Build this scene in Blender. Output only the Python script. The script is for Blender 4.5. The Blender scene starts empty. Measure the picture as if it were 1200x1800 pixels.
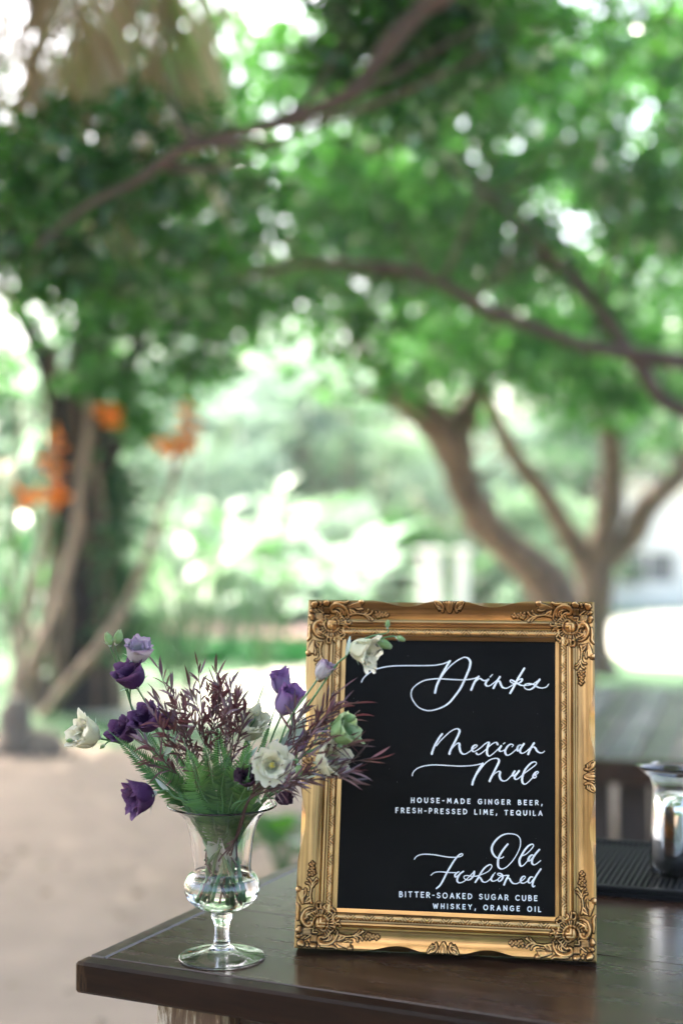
import bpy, math, random
import numpy as np
from mathutils import Vector, Matrix, noise

R = math.radians
scene = bpy.context.scene
COL = scene.collection

# ------------------------------------------------------------------ camera
EYE = Vector((0.0, 0.0, 1.6))
PITCH = math.atan(50 / 2500)
cam_data = bpy.data.cameras.new('camera')
cam = bpy.data.objects.new('camera', cam_data)
COL.objects.link(cam)
cam.location = EYE
cam.rotation_euler = (math.pi / 2 + PITCH, 0, 0)
cam_data.sensor_fit = 'VERTICAL'
cam_data.sensor_height = 36.0
cam_data.sensor_width = 24.0
cam_data.lens = 50.0
cam_data.clip_start = 0.05
cam_data.clip_end = 2000
cam_data.dof.use_dof = True
cam_data.dof.focus_distance = 1.85
cam_data.dof.aperture_fstop = 1.8
scene.camera = cam

# ------------------------------------------------------------------ light
SUN_EL = R(54)
SUN_AZ = R(-30)          # measured from +Y towards +X; negative = to the left
w = bpy.data.worlds.new('World')
scene.world = w
w.use_nodes = True
nt = w.node_tree
nt.nodes.clear()
sky = nt.nodes.new('ShaderNodeTexSky')
sky.sky_type = 'NISHITA'
sky.sun_disc = False
sky.sun_elevation = SUN_EL
sky.sun_rotation = SUN_AZ
sky.air_density = 1.0
sky.dust_density = 6.0
sky.ozone_density = 0.5
bg = nt.nodes.new('ShaderNodeBackground')
bg.inputs['Strength'].default_value = 0.15
out = nt.nodes.new('ShaderNodeOutputWorld')
nt.links.new(sky.outputs[0], bg.inputs['Color'])
nt.links.new(bg.outputs[0], out.inputs['Surface'])

sd = bpy.data.lights.new('sun', 'SUN')
sd.energy = 2.6
sd.angle = R(0.5)
sd.color = (1.0, 0.95, 0.87)
sun = bpy.data.objects.new('sun', sd)
COL.objects.link(sun)
sdir = Vector((math.sin(SUN_AZ) * math.cos(SUN_EL), math.cos(SUN_AZ) * math.cos(SUN_EL), math.sin(SUN_EL)))
sun.rotation_euler = sdir.to_track_quat('Z', 'Y').to_euler()
sun.location = sdir * 30

vs = scene.view_settings
vs.view_transform = 'Standard'
vs.look = 'None'
vs.exposure = 2.95
vs.gamma = 1.0
vs.use_curve_mapping = False
cy = scene.cycles
cy.use_denoising = True
cy.use_adaptive_sampling = False
cy.max_bounces = 10
cy.diffuse_bounces = 3
cy.glossy_bounces = 4
cy.transmission_bounces = 10
cy.transparent_max_bounces = 8
cy.caustics_reflective = False
cy.caustics_refractive = True
cy.sample_clamp_indirect = 6.0
cy.blur_glossy = 1.0

# ------------------------------------------------------------------ helpers
FW = Vector((0, math.cos(PITCH), math.sin(PITCH)))
UP = Vector((0, -math.sin(PITCH), math.cos(PITCH)))
RT = Vector((1, 0, 0))


def P(px, py, d):
    """a point of the place, given as a direction and a distance into the garden"""
    return EYE + d * (FW + RT * ((px - 600) / 2500) + UP * ((900 - py) / 2500))


def PZ(px, py, z):
    r = FW + RT * ((px - 600) / 2500) + UP * ((900 - py) / 2500)
    return EYE + r * ((z - EYE.z) / r.z)


def props(o, label=None, cat=None, group=None, kind=None):
    if label: o['label'] = label
    if cat: o['category'] = cat
    if group: o['group'] = group
    if kind: o['kind'] = kind
    return o


def mesh(name, V, F, smooth=True, uv=None):
    me = bpy.data.meshes.new(name)
    me.from_pydata([tuple(v) for v in V], [], [tuple(f) for f in F])
    me.update()
    if smooth:
        me.polygons.foreach_set('use_smooth', [True] * len(me.polygons))
    if uv is not None:
        l = me.uv_layers.new(name='UVMap')
        idx = np.zeros(len(me.loops), np.int32)
        me.loops.foreach_get('vertex_index', idx)
        l.data.foreach_set('uv', np.asarray(uv, np.float32)[idx].ravel())
    return me


def bulk(name, V, F):
    """many alike polygons (all with the same corner count) from numpy arrays"""
    V = np.asarray(V, np.float32); F = np.asarray(F, np.int32)
    me = bpy.data.meshes.new(name)
    n, k = F.shape
    me.vertices.add(len(V)); me.vertices.foreach_set('co', V.ravel())
    me.loops.add(n * k); me.loops.foreach_set('vertex_index', F.ravel())
    me.polygons.add(n)
    me.polygons.foreach_set('loop_start', np.arange(0, n * k, k, dtype=np.int32))
    me.update(calc_edges=True)
    return me


def link(name, me, mat=None, parent=None, matrix=None):
    if mat is not None and not me.materials:
        me.materials.append(mat)
    o = bpy.data.objects.new(name, me)
    COL.objects.link(o)
    if parent is not None: o.parent = parent
    if matrix is not None: o.matrix_local = matrix
    return o


def empty(name, loc=(0, 0, 0), rotz=0.0, **kw):
    o = bpy.data.objects.new(name, None)
    COL.objects.link(o)
    o.location = loc
    o.rotation_euler = (0, 0, rotz)
    o.empty_display_size = 0.1
    return props(o, **kw)


class MB:
    def __init__(s): s.V = []; s.F = []; s.UV = []
    def add(s, V, F, uv=None):
        b = len(s.V)
        s.V += [tuple(v) for v in V]; s.F += [tuple(i + b for i in f) for f in F]
        s.UV += list(uv) if uv is not None else [(0, 0)] * len(V)
    def box(s, x0, x1, y0, y1, z0, z1, M=None, bev=0.0):
        b = bev
        if b <= 0:
            V = [Vector((x, y, z)) for z in (z0, z1) for y in (y0, y1) for x in (x0, x1)]
            F = [(0, 2, 3, 1), (4, 5, 7, 6), (0, 1, 5, 4), (2, 6, 7, 3), (0, 4, 6, 2), (1, 3, 7, 5)]
        else:
            V = []
            for z, i in ((z0, b), (z0 + b, 0), (z1 - b, 0), (z1, b)):
                for (x, y) in ((x0 + i, y0 + b), (x0 + b, y0 + i), (x1 - b, y0 + i), (x1 - i, y0 + b),
                               (x1 - i, y1 - b), (x1 - b, y1 - i), (x0 + b, y1 - i), (x0 + i, y1 - b)):
                    V.append(Vector((x, y, z)))
            F = [tuple(range(7, -1, -1)), tuple(range(24, 32))]
            for r in range(3):
                for k in range(8):
                    F.append((r * 8 + k, r * 8 + (k + 1) % 8, r * 8 + 8 + (k + 1) % 8, r * 8 + 8 + k))
        if M is not None: V = [M @ v for v in V]
        s.add(V, F)
    def tube(s, pts, rad, n=6, cap=True):
        V, F = tube(pts, rad, n, cap); s.add(V, F)
    def build(s, name, mat, parent=None, smooth=True, matrix=None):
        return link(name, mesh(name, s.V, s.F, smooth, s.UV), mat, parent, matrix)


def tube(pts, rad, n=6, cap=True):
    pts = [Vector(p) for p in pts]
    if not hasattr(rad, '__len__'): rad = [rad] * len(pts)
    V, F = [], []
    t0 = (pts[1] - pts[0]).normalized()
    ref = Vector((0, 0, 1)) if abs(t0.z) < 0.9 else Vector((1, 0, 0))
    a = t0.cross(ref).normalized()
    for i, p in enumerate(pts):
        t = (pts[min(i + 1, len(pts) - 1)] - pts[max(i - 1, 0)])
        t = t.normalized() if t.length > 1e-9 else t0
        a = (a - t * a.dot(t)).normalized()
        b = t.cross(a)
        for k in range(n):
            an = 2 * math.pi * k / n
            V.append(p + (a * math.cos(an) + b * math.sin(an)) * rad[i])
    for i in range(len(pts) - 1):
        for k in range(n):
            F.append((i * n + k, i * n + (k + 1) % n, (i + 1) * n + (k + 1) % n, (i + 1) * n + k))
    if cap:
        F.append(tuple(range(n - 1, -1, -1)))
        F.append(tuple(range((len(pts) - 1) * n, len(pts) * n)))
    return V, F


def catmull(pts, k=6):
    pts = [Vector(p) if len(p) > 2 else Vector((p[0], p[1], 0)) for p in pts]
    if len(pts) < 3: 
        return [pts[0].lerp(pts[-1], i / k) for i in range(k + 1)]
    o = []
    q = [pts[0] * 2 - pts[1]] + pts + [pts[-1] * 2 - pts[-2]]
    for i in range(1, len(q) - 2):
        for j in range(k):
            t = j / k
            o.append(0.5 * ((2 * q[i]) + (q[i + 1] - q[i - 1]) * t + (2 * q[i - 1] - 5 * q[i] + 4 * q[i + 1] - q[i + 2]) * t * t
                            + (3 * q[i] - q[i - 1] - 3 * q[i + 1] + q[i + 2]) * t ** 3))
    o.append(pts[-1])
    return o


def interp(vals, n):
    vals = list(vals)
    if n < 2: return [float(vals[0])] * n
    return [float(np.interp(i / (n - 1) * (len(vals) - 1), range(len(vals)), vals)) for i in range(n)]


# ------------------------------------------------------------------ materials
def newmat(name):
    m = bpy.data.materials.new(name); m.use_nodes = True
    n = m.node_tree.nodes
    return m, m.node_tree, n['Principled BSDF'], n['Material Output']


def nd(t, typ, **kw):
    n = t.nodes.new(typ)
    for k, v in kw.items():
        if isinstance(k, str) and hasattr(n, k): setattr(n, k, v)
    return n


def ramp(t, src, stops):
    r = t.nodes.new('ShaderNodeValToRGB')
    while len(r.color_ramp.elements) < len(stops): r.color_ramp.elements.new(0.5)
    for e, (p, c) in zip(r.color_ramp.elements, stops):
        e.position = p; e.color = (*c, 1)
    t.links.new(src, r.inputs['Fac'])
    return r.outputs['Color']


def noise_tex(t, scale, detail=4, rough=0.6, stretch=None, coord='Object', dist=0.0):
    tc = t.nodes.new('ShaderNodeTexCoord')
    src = tc.outputs[coord]
    if stretch:
        mp = t.nodes.new('ShaderNodeMapping'); mp.inputs['Scale'].default_value = stretch
        t.links.new(src, mp.inputs['Vector']); src = mp.outputs['Vector']
    n = t.nodes.new('ShaderNodeTexNoise')
    n.inputs['Scale'].default_value = scale; n.inputs['Detail'].default_value = detail
    n.inputs['Roughness'].default_value = rough; n.inputs['Distortion'].default_value = dist
    t.links.new(src, n.inputs['Vector'])
    return n.outputs['Fac']


def bump(t, b, h, strength, dist=0.01):
    n = t.nodes.new('ShaderNodeBump')
    n.inputs['Strength'].default_value = strength; n.inputs['Distance'].default_value = dist
    t.links.new(h, n.inputs['Height']); t.links.new(n.outputs[0], b.inputs['Normal'])


def simple(name, col, rough=0.5, metal=0.0, var=0.15, scale=20, bmp=0.1, bd=0.003, stretch=None, spec=0.5):
    m, t, b, o = newmat(name)
    f = noise_tex(t, scale, 5, 0.65, stretch)
    c = Vector(col)
    t.links.new(ramp(t, f, [(0.25, tuple(c * (1 - var))), (0.75, tuple(c * (1 + var)))]), b.inputs['Base Color'])
    b.inputs['Roughness'].default_value = rough; b.inputs['Metallic'].default_value = metal
    b.inputs['Specular IOR Level'].default_value = spec
    if bmp: bump(t, b, f, bmp, bd)
    return m


def leafmat(name, cols, rough=0.4, trans=0.4, tcol=(0.25, 0.42, 0.06), spec=0.5):
    """leaf: every leaf of a crown takes its own tone; some daylight passes through"""
    m, t, b, o = newmat(name)
    g = t.nodes.new('ShaderNodeNewGeometry')
    c = ramp(t, g.outputs['Random Per Island'], [(i / max(1, len(cols) - 1), k) for i, k in enumerate(cols)])
    t.links.new(c, b.inputs['Base Color'])
    b.inputs['Roughness'].default_value = rough
    b.inputs['Specular IOR Level'].default_value = spec
    tr = t.nodes.new('ShaderNodeBsdfTranslucent')
    tr.inputs['Color'].default_value = (*tcol, 1)
    mx = t.nodes.new('ShaderNodeMixShader'); mx.inputs[0].default_value = trans
    t.links.new(b.outputs[0], mx.inputs[1]); t.links.new(tr.outputs[0], mx.inputs[2])
    t.links.new(mx.outputs[0], o.inputs['Surface'])
    return m


def petalmat(name, base, mid, edge, trans=0.35):
    """petal: colour runs from its foot (u=0) to its rim (u=1), fine veins along it"""
    m, t, b, o = newmat(name)
    uv = t.nodes.new('ShaderNodeTexCoord')
    sp = t.nodes.new('ShaderNodeSeparateXYZ'); t.links.new(uv.outputs['UV'], sp.inputs[0])
    f = noise_tex(t, 9, 4, 0.6, (1.2, 9, 1), 'UV')
    ad = t.nodes.new('ShaderNodeMath'); ad.operation = 'MULTIPLY_ADD'
    ad.inputs[1].default_value = 0.42; ad.inputs[2].default_value = -0.21
    t.links.new(f, ad.inputs[0])
    s = t.nodes.new('ShaderNodeMath'); s.operation = 'ADD'
    t.links.new(sp.outputs[0], s.inputs[0]); t.links.new(ad.outputs[0], s.inputs[1])
    c = ramp(t, s.outputs[0], [(0.0, base), (0.3, mid), (0.75, mid), (1.0, edge)])
    t.links.new(c, b.inputs['Base Color'])
    b.inputs['Roughness'].default_value = 0.6
    b.inputs['Specular IOR Level'].default_value = 0.15
    bump(t, b, f, 0.7, 0.003)
    tr = t.nodes.new('ShaderNodeBsdfTranslucent'); t.links.new(c, tr.inputs['Color'])
    mx = t.nodes.new('ShaderNodeMixShader'); mx.inputs[0].default_value = trans
    t.links.new(b.outputs[0], mx.inputs[1]); t.links.new(tr.outputs[0], mx.inputs[2])
    t.links.new(mx.outputs[0], o.inputs['Surface'])
    return m


def glassmat(name, ior=1.5, col=(1, 1, 1), rough=0.0):
    m, t, b, o = newmat(name)
    b.inputs['Base Color'].default_value = (*col, 1)
    b.inputs['Transmission Weight'].default_value = 1.0
    b.inputs['Roughness'].default_value = rough
    b.inputs['IOR'].default_value = ior
    return m


def goldmat(name, bright, dark, rough=0.36, attr=False, grain=(1, 1, 1)):
    m, t, b, o = newmat(name)
    f = noise_tex(t, 60, 5, 0.7, grain)
    f2 = noise_tex(t, 14, 3, 0.5)
    mul = t.nodes.new('ShaderNodeMath'); mul.operation = 'MULTIPLY_ADD'
    mul.inputs[1].default_value = 0.6; mul.inputs[2].default_value = 0.0
    t.links.new(f, mul.inputs[0])
    ad = t.nodes.new('ShaderNodeMath'); ad.operation = 'MULTIPLY_ADD'; ad.inputs[1].default_value = 0.4
    t.links.new(f2, ad.inputs[0]); t.links.new(mul.outputs[0], ad.inputs[2])
    src = ad.outputs[0]
    if attr:   # glaze left in the carving when the high places were rubbed bright
        at = t.nodes.new('ShaderNodeAttribute'); at.attribute_name = 'rubbed'
        mm = t.nodes.new('ShaderNodeMath'); mm.operation = 'MULTIPLY_ADD'; mm.inputs[1].default_value = 0.55
        t.links.new(at.outputs['Fac'], mm.inputs[0])
        sub = t.nodes.new('ShaderNodeMath'); sub.operation = 'MULTIPLY'; sub.inputs[1].default_value = 0.45
        t.links.new(src, sub.inputs[0]); t.links.new(sub.outputs[0], mm.inputs[2]); src = mm.outputs[0]
        stops = [(0.22, dark), (0.62, bright)]
    else:
        stops = [(0.3, dark), (0.55, bright)]
    t.links.new(ramp(t, src, stops), b.inputs['Base Color'])
    b.inputs['Metallic'].default_value = 0.92
    b.inputs['Roughness'].default_value = rough
    bump(t, b, f, 0.12, 0.001)
    return m


M = {}
M['gold'] = goldmat('gilded wood', (0.76, 0.47, 0.19), (0.38, 0.22, 0.08), 0.36, grain=(1, 1, 1))
M['gold_h'] = goldmat('gilded wood brushed lengthwise', (0.46, 0.265, 0.105), (0.075, 0.04, 0.015), 0.32, grain=(0.05, 3, 3))
M['gold_v'] = goldmat('gilded wood brushed upwards', (0.46, 0.265, 0.105), (0.075, 0.04, 0.015), 0.32, grain=(3, 0.05, 3))
M['orn'] = goldmat('gilded carving with dark glaze', (0.58, 0.34, 0.145), (0.04, 0.025, 0.013), 0.36, attr=True)


def woodmat(name, a, b_, c, rough=0.3, scale=6, stretch=(1.0, 12, 12), gloss_noise=True, bmp=0.15):
    m, t, b, o = newmat(name)
    f = noise_tex(t, scale, 7, 0.62, stretch, 'Object', 1.2)
    f2 = noise_tex(t, 2.4, 4, 0.6, (1, 2.5, 1))
    cr = ramp(t, f, [(0.28, a), (0.5, b_), (0.74, c)])
    mx = t.nodes.new('ShaderNodeMix'); mx.data_type = 'RGBA'; mx.blend_type = 'MULTIPLY'
    mx.inputs['Factor'].default_value = 0.7
    t.links.new(cr, mx.inputs['A'])
    t.links.new(ramp(t, f2, [(0.3, (0.55, 0.5, 0.5)), (0.7, (1.2, 1.2, 1.2))]), mx.inputs['B'])
    t.links.new(mx.outputs['Result'], b.inputs['Base Color'])
    if gloss_noise:
        rr = t.nodes.new('ShaderNodeMapRange')
        rr.inputs['From Min'].default_value = 0.3; rr.inputs['From Max'].default_value = 0.7
        rr.inputs['To Min'].default_value = rough * 0.8; rr.inputs['To Max'].default_value = rough * 1.25
        f3 = noise_tex(t, 5, 5, 0.7, (1, 5, 1))
        t.links.new(f3, rr.inputs['Value']); t.links.new(rr.outputs[0], b.inputs['Roughness'])
    else:
        b.inputs['Roughness'].default_value = rough
    bump(t, b, f, bmp, 0.001)
    return m


M['bar'] = woodmat('dark stained bar wood', (0.012, 0.005, 0.003), (0.030, 0.014, 0.008), (0.065, 0.034, 0.02), 0.25, bmp=0.05)
M['bar'].node_tree.nodes['Principled BSDF'].inputs['Specular IOR Level'].default_value = 0.36
M['bar_end'] = woodmat('worn bar edge wood', (0.010, 0.006, 0.004), (0.03, 0.016, 0.010), (0.11, 0.065, 0.035), 0.35, 9, (10, 1, 10))
M['old_table'] = woodmat('weathered table wood', (0.07, 0.07, 0.075), (0.11, 0.115, 0.125), (0.18, 0.185, 0.2), 0.22, 5, (12, 1, 12), bmp=0.08)
M['old_frame'] = woodmat('brown trestle wood', (0.012, 0.007, 0.005), (0.03, 0.018, 0.013), (0.06, 0.038, 0.027), 0.55, 6, (8, 8, 1))


def worn_edge():
    m, t, b, o = newmat('dark bar edge worn to bare wood at the corner')
    f = noise_tex(t, 5, 6, 0.65, (1.5, 12, 12), 'Object', 1.0)
    base = ramp(t, f, [(0.3, (0.006, 0.0025, 0.0015)), (0.7, (0.02, 0.009, 0.005))])
    tc = t.nodes.new('ShaderNodeTexCoord'); sp = t.nodes.new('ShaderNodeSeparateXYZ'); t.links.new(tc.outputs['Object'], sp.inputs[0])
    mr = t.nodes.new('ShaderNodeMapRange'); mr.inputs['From Min'].default_value = 0.05; mr.inputs['From Max'].default_value = 0.0
    t.links.new(sp.outputs['X'], mr.inputs['Value'])
    g = noise_tex(t, 60, 5, 0.7, (2, 1, 0.3))
    mu = t.nodes.new('ShaderNodeMath'); mu.operation = 'MULTIPLY'; t.links.new(mr.outputs[0], mu.inputs[0]); t.links.new(g, mu.inputs[1])
    g2 = noise_tex(t, 38, 3, 0.5)
    sk = ramp(t, g2, [(0.70, (0, 0, 0)), (0.74, (0.5, 0.5, 0.5))])
    ad = t.nodes.new('ShaderNodeMath'); ad.operation = 'ADD'; t.links.new(mu.outputs[0], ad.inputs[0]); t.links.new(sk, ad.inputs[1])
    cl = ramp(t, ad.outputs[0], [(0.36, (0, 0, 0)), (0.62, (0.8, 0.8, 0.8))])
    mx = t.nodes.new('ShaderNodeMix'); mx.data_type = 'RGBA'
    t.links.new(cl, mx.inputs['Factor']); t.links.new(base, mx.inputs['A']); mx.inputs['B'].default_value = (0.13, 0.075, 0.035, 1)
    t.links.new(mx.outputs['Result'], b.inputs['Base Color'])
    b.inputs['Roughness'].default_value = 0.42
    b.inputs['Specular IOR Level'].default_value = 0.1
    bump(t, b, f, 0.08, 0.001)
    return m


M['nosing'] = worn_edge()


def chippy():
    m, t, b, o = newmat('chipped white paint over brown wood')
    f = noise_tex(t, 14, 7, 0.72, (5, 5, 0.7), 'Object', 0.8)
    t.links.new(ramp(t, f, [(0.0, (0.03, 0.017, 0.01)), (0.46, (0.09, 0.05, 0.03)), (0.53, (0.16, 0.11, 0.07)), (0.60, (0.55, 0.5, 0.42))]), b.inputs['Base Color'])
    b.inputs['Roughness'].default_value = 0.6
    bump(t, b, f, 0.5, 0.002)
    return m


M['chippy'] = chippy()
M['chalk'] = simple('black chalkboard paint', (0.0035, 0.003, 0.0028), 0.5, var=0.6, scale=9, bmp=0.05, bd=0.0005, spec=0.06)
M['paint'] = simple('white paint pen', (0.70, 0.70, 0.73), 0.55, var=0.16, scale=70, bmp=0)
M['rubber'] = simple('black rubber', (0.006, 0.006, 0.007), 0.55, var=0.1, bmp=0.05, spec=0.15)
M['glass'] = glassmat('clear glass', 1.48)
M['water'] = glassmat('water', 1.16, (0.985, 1.0, 0.985))
M['steel'] = simple('polished steel', (0.72, 0.72, 0.70), 0.06, 1.0, var=0.02, bmp=0)
M['steel_dark'] = simple('tarnished steel stripe', (0.05, 0.05, 0.05), 0.15, 1.0, var=0.05, bmp=0)
M['bark'] = simple('brown bark', (0.16, 0.10, 0.07), 0.85, var=0.7, scale=3, bmp=0.8, bd=0.04, stretch=(3, 3, 1))
M['bark_dark'] = simple('dark mossy bark', (0.016, 0.011, 0.009), 0.9, var=0.5, scale=4, bmp=0.9, bd=0.05, stretch=(3, 3, 1))
M['branch'] = simple('branch bark', (0.075, 0.045, 0.035), 0.8, var=0.4, scale=9, bmp=0.6, bd=0.02)
M['stalk'] = simple('leaning stalk bark', (0.26, 0.19, 0.13), 0.75, var=0.3, scale=8, bmp=0.4, bd=0.01)
M['orange'] = leafmat('orange bract', [(0.90, 0.22, 0.01), (0.95, 0.36, 0.02)], 0.5, 0.45, (1.0, 0.42, 0.04))
M['leaf_mid'] = leafmat('mid green leaves', [(0.010, 0.045, 0.012), (0.02, 0.08, 0.02), (0.04, 0.12, 0.03), (0.06, 0.15, 0.04)], 0.22, 0.42, (0.14, 0.46, 0.07), 0.6)
M['leaf_dark'] = leafmat('dark green leaves', [(0.010, 0.04, 0.013), (0.02, 0.075, 0.022), (0.03, 0.10, 0.03)], 0.2, 0.30, (0.12, 0.40, 0.03), 0.7)
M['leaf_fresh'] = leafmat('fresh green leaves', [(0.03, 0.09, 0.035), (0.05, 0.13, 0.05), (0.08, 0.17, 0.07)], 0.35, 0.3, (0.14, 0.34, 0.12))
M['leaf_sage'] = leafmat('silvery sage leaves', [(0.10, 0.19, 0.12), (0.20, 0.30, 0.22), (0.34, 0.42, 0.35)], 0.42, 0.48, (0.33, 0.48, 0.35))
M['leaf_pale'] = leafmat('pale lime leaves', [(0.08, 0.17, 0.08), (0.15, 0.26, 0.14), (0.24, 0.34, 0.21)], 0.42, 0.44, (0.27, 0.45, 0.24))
M['palm_dry'] = leafmat('dry palm frond', [(0.50, 0.38, 0.30), (0.60, 0.48, 0.40), (0.35, 0.40, 0.12), (0.5, 0.4, 0.3)], 0.55, 0.45, (0.5, 0.38, 0.27))
M['palm_stalk'] = simple('yellow green palm stalk', (0.32, 0.36, 0.10), 0.5, var=0.2, bmp=0.1)
M['fern'] = leafmat('fern green', [(0.010, 0.040, 0.008), (0.035, 0.10, 0.02), (0.08, 0.18, 0.04)], 0.5, 0.35, (0.10, 0.30, 0.09))
M['fern_light'] = leafmat('fresh fern green', [(0.06, 0.15, 0.03), (0.09, 0.20, 0.045)], 0.5, 0.35, (0.16, 0.42, 0.12))
M['stem'] = simple('green stem', (0.07, 0.17, 0.06), 0.45, var=0.15, scale=30, bmp=0)
M['sepal'] = leafmat('flower leaf green', [(0.035, 0.12, 0.05)], 0.45, 0.3, (0.10, 0.30, 0.09))
M['burg'] = leafmat('burgundy leaf blades', [(0.014, 0.006, 0.008), (0.03, 0.011, 0.016), (0.06, 0.024, 0.034), (0.14, 0.08, 0.11)], 0.33, 0.2, (0.25, 0.06, 0.07), 0.7)
M['burg_stem'] = simple('burgundy twig', (0.05, 0.022, 0.020), 0.5, var=0.2, bmp=0)
M['twig'] = simple('rust brown twig', (0.16, 0.07, 0.035), 0.5, var=0.25, bmp=0)
M['yellow'] = simple('yellow stamen', (0.62, 0.52, 0.05), 0.6, var=0.1, bmp=0)
M['p_purple'] = petalmat('purple petal', (0.08, 0.04, 0.09), (0.070, 0.022, 0.095), (0.17, 0.08, 0.19), 0.3)
M['p_plum'] = petalmat('plum petal', (0.08, 0.035, 0.06), (0.045, 0.016, 0.045), (0.10, 0.05, 0.08), 0.2)
M['p_lilac'] = petalmat('lilac petal', (0.42, 0.42, 0.38), (0.33, 0.22, 0.42), (0.24, 0.10, 0.30), 0.35)
M['p_blush'] = petalmat('pale lilac petal', (0.45, 0.47, 0.36), (0.58, 0.53, 0.56), (0.40, 0.27, 0.42), 0.35)
M['p_white'] = petalmat('ivory petal', (0.38, 0.50, 0.20), (0.78, 0.77, 0.58), (0.84, 0.80, 0.68), 0.45)
M['p_green'] = petalmat('green bud petal', (0.16, 0.32, 0.10), (0.33, 0.50, 0.22), (0.50, 0.60, 0.36), 0.38)


def lawn_mat():
    m, t, b, o = newmat('lawn')
    f = noise_tex(t, 0.35, 5, 0.6); g = noise_tex(t, 30, 4, 0.7)
    mx = t.nodes.new('ShaderNodeMath'); mx.operation = 'MULTIPLY_ADD'; mx.inputs[1].default_value = 0.5
    t.links.new(g, mx.inputs[0])
    h = t.nodes.new('ShaderNodeMath'); h.operation = 'MULTIPLY'; h.inputs[1].default_value = 0.5
    t.links.new(f, h.inputs[0]); t.links.new(h.outputs[0], mx.inputs[2])
    t.links.new(ramp(t, mx.outputs[0], [(0.3, (0.018, 0.085, 0.02)), (0.7, (0.05, 0.15, 0.04))]), b.inputs['Base Color'])
    b.inputs['Roughness'].default_value = 0.8
    bump(t, b, g, 0.6, 0.03)
    return m


M['lawn'] = lawn_mat()
M['path'] = simple('packed sandy path', (0.27, 0.20, 0.145), 0.9, var=0.2, scale=3.2, bmp=0.3, bd=0.01)
M['sunlit_ground'] = simple('pale sunlit ground', (0.46, 0.44, 0.36), 0.9, var=0.1, scale=2.2, bmp=0.2, bd=0.01)  # sunlight on the ground is put into this pale colour
M['clay'] = simple('reddish clay bed', (0.36, 0.22, 0.18), 0.9, var=0.15, scale=2, bmp=0.2, bd=0.01)
M['white_wall'] = simple('white painted wall', (0.78, 0.76, 0.72), 0.7, var=0.05, scale=3, bmp=0.05)
M['roof'] = simple('grey roof sheet', (0.22, 0.22, 0.23), 0.6, var=0.1, scale=3)
M['window'] = simple('dark window glass', (0.10, 0.11, 0.13), 0.1, var=0.1, bmp=0)
M['stone'] = simple('grey brown stone', (0.16, 0.13, 0.10), 0.85, var=0.4, scale=6, bmp=0.8, bd=0.03)

#SETTING#
# ------------------------------------------------------------------ ground
def sheet(name, pts, z, mat, res=None):
    V = [(x, y, z) for x, y in pts]
    o = link(name, mesh(name, V, [tuple(range(len(V)))], False), mat)
    return props(o, kind='structure')


sheet('ground', [(-300, -200), (300, -200), (300, 500), (-300, 500)], 0.0, M['lawn'])
path_edge = [(-14, 10.2), (-8, 11.0), (-4.6, 11.6), (-3.1, 11.9), (-1.6, 11.0), (-0.4, 11.6), (1.5, 11.2), (4.0, 12.2), (9, 12.6), (16, 12.0)]
pe = [(p.x, p.y) for p in catmull(path_edge, 5)]
sheet('path', [(-14, -8), (16, -8)] + pe[::-1], 0.004, M['path'])
gq = [(p.x, p.y) for p in catmull([(3.7, 18.2), (6.0, 17.0), (11.0, 17.4), (18, 19.0), (20, 30), (12, 33), (6.5, 31), (4.2, 24), (3.7, 18.2)], 5)][:-1]
sheet('sunlit_lawn', gq[::-1] if False else gq, 0.010, M['sunlit_ground'])  # stands for lawn in bright sun; the light is in its colour
gp = [(p.x, p.y) for p in catmull([(-2.6, 13.2), (-1.8, 15.5), (-0.6, 17.8), (1.2, 18.2), (2.0, 16.2), (1.4, 13.4), (0.2, 12.4), (-1.2, 12.3), (-2.6, 13.2)], 5)][:-1]
sheet('sunlit_path', gp[::-1], 0.008, M['sunlit_ground'])  # sunlit path and lawn, the brightness painted as a pale sheet
sheet('clay_bed', [(-5.5, 23.5), (1.8, 22.6), (2.2, 27.5), (-5.8, 28.5)], 0.008, M['clay'])

# ------------------------------------------------------------------ foliage
rng = np.random.default_rng(7)


def leaves(name, clumps, L, W, mat, parent, droop=0.3, flat=0.5, label=None):
    """one crown's leaves: folded leaf blades spread through its clumps (cx,cy,cz,rx,ry,rz,n)"""
    C = []
    for (x, y, z, rx, ry, rz, n) in clumps:
        d = rng.normal(size=(n, 3)); d /= np.linalg.norm(d, axis=1)[:, None]
        r = rng.random(n) ** 0.45
        C.append(np.array([x, y, z]) + d * r[:, None] * np.array([rx, ry, rz]))
    C = np.concatenate(C); n = len(C)
    t = rng.normal(size=(n, 3)); t[:, 2] = t[:, 2] * 0.5 - droop
    t /= np.linalg.norm(t, axis=1)[:, None]
    nn = rng.normal(size=(n, 3)); nn[:, 2] += flat * 2.2
    s = np.cross(t, nn); s /= np.linalg.norm(s, axis=1)[:, None] + 1e-9
    nn = np.cross(s, t)
    sc = (0.6 + 0.7 * rng.random(n))[:, None]
    l = t * L * sc; ww = s * W * 0.5 * sc; f = nn * W * 0.18 * sc
    V = np.stack([C, C + l * 0.38 + ww + f, C + l - nn * L * 0.12 * sc, C + l * 0.38 - ww + f], 1).reshape(-1, 3)
    i = np.arange(n) * 4
    F = np.concatenate([np.stack([i, i + 1, i + 2], 1), np.stack([i, i + 2, i + 3], 1)])
    o = link(name, bulk(name, V, F), mat, parent)
    o['kind'] = 'stuff'
    return o


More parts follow.
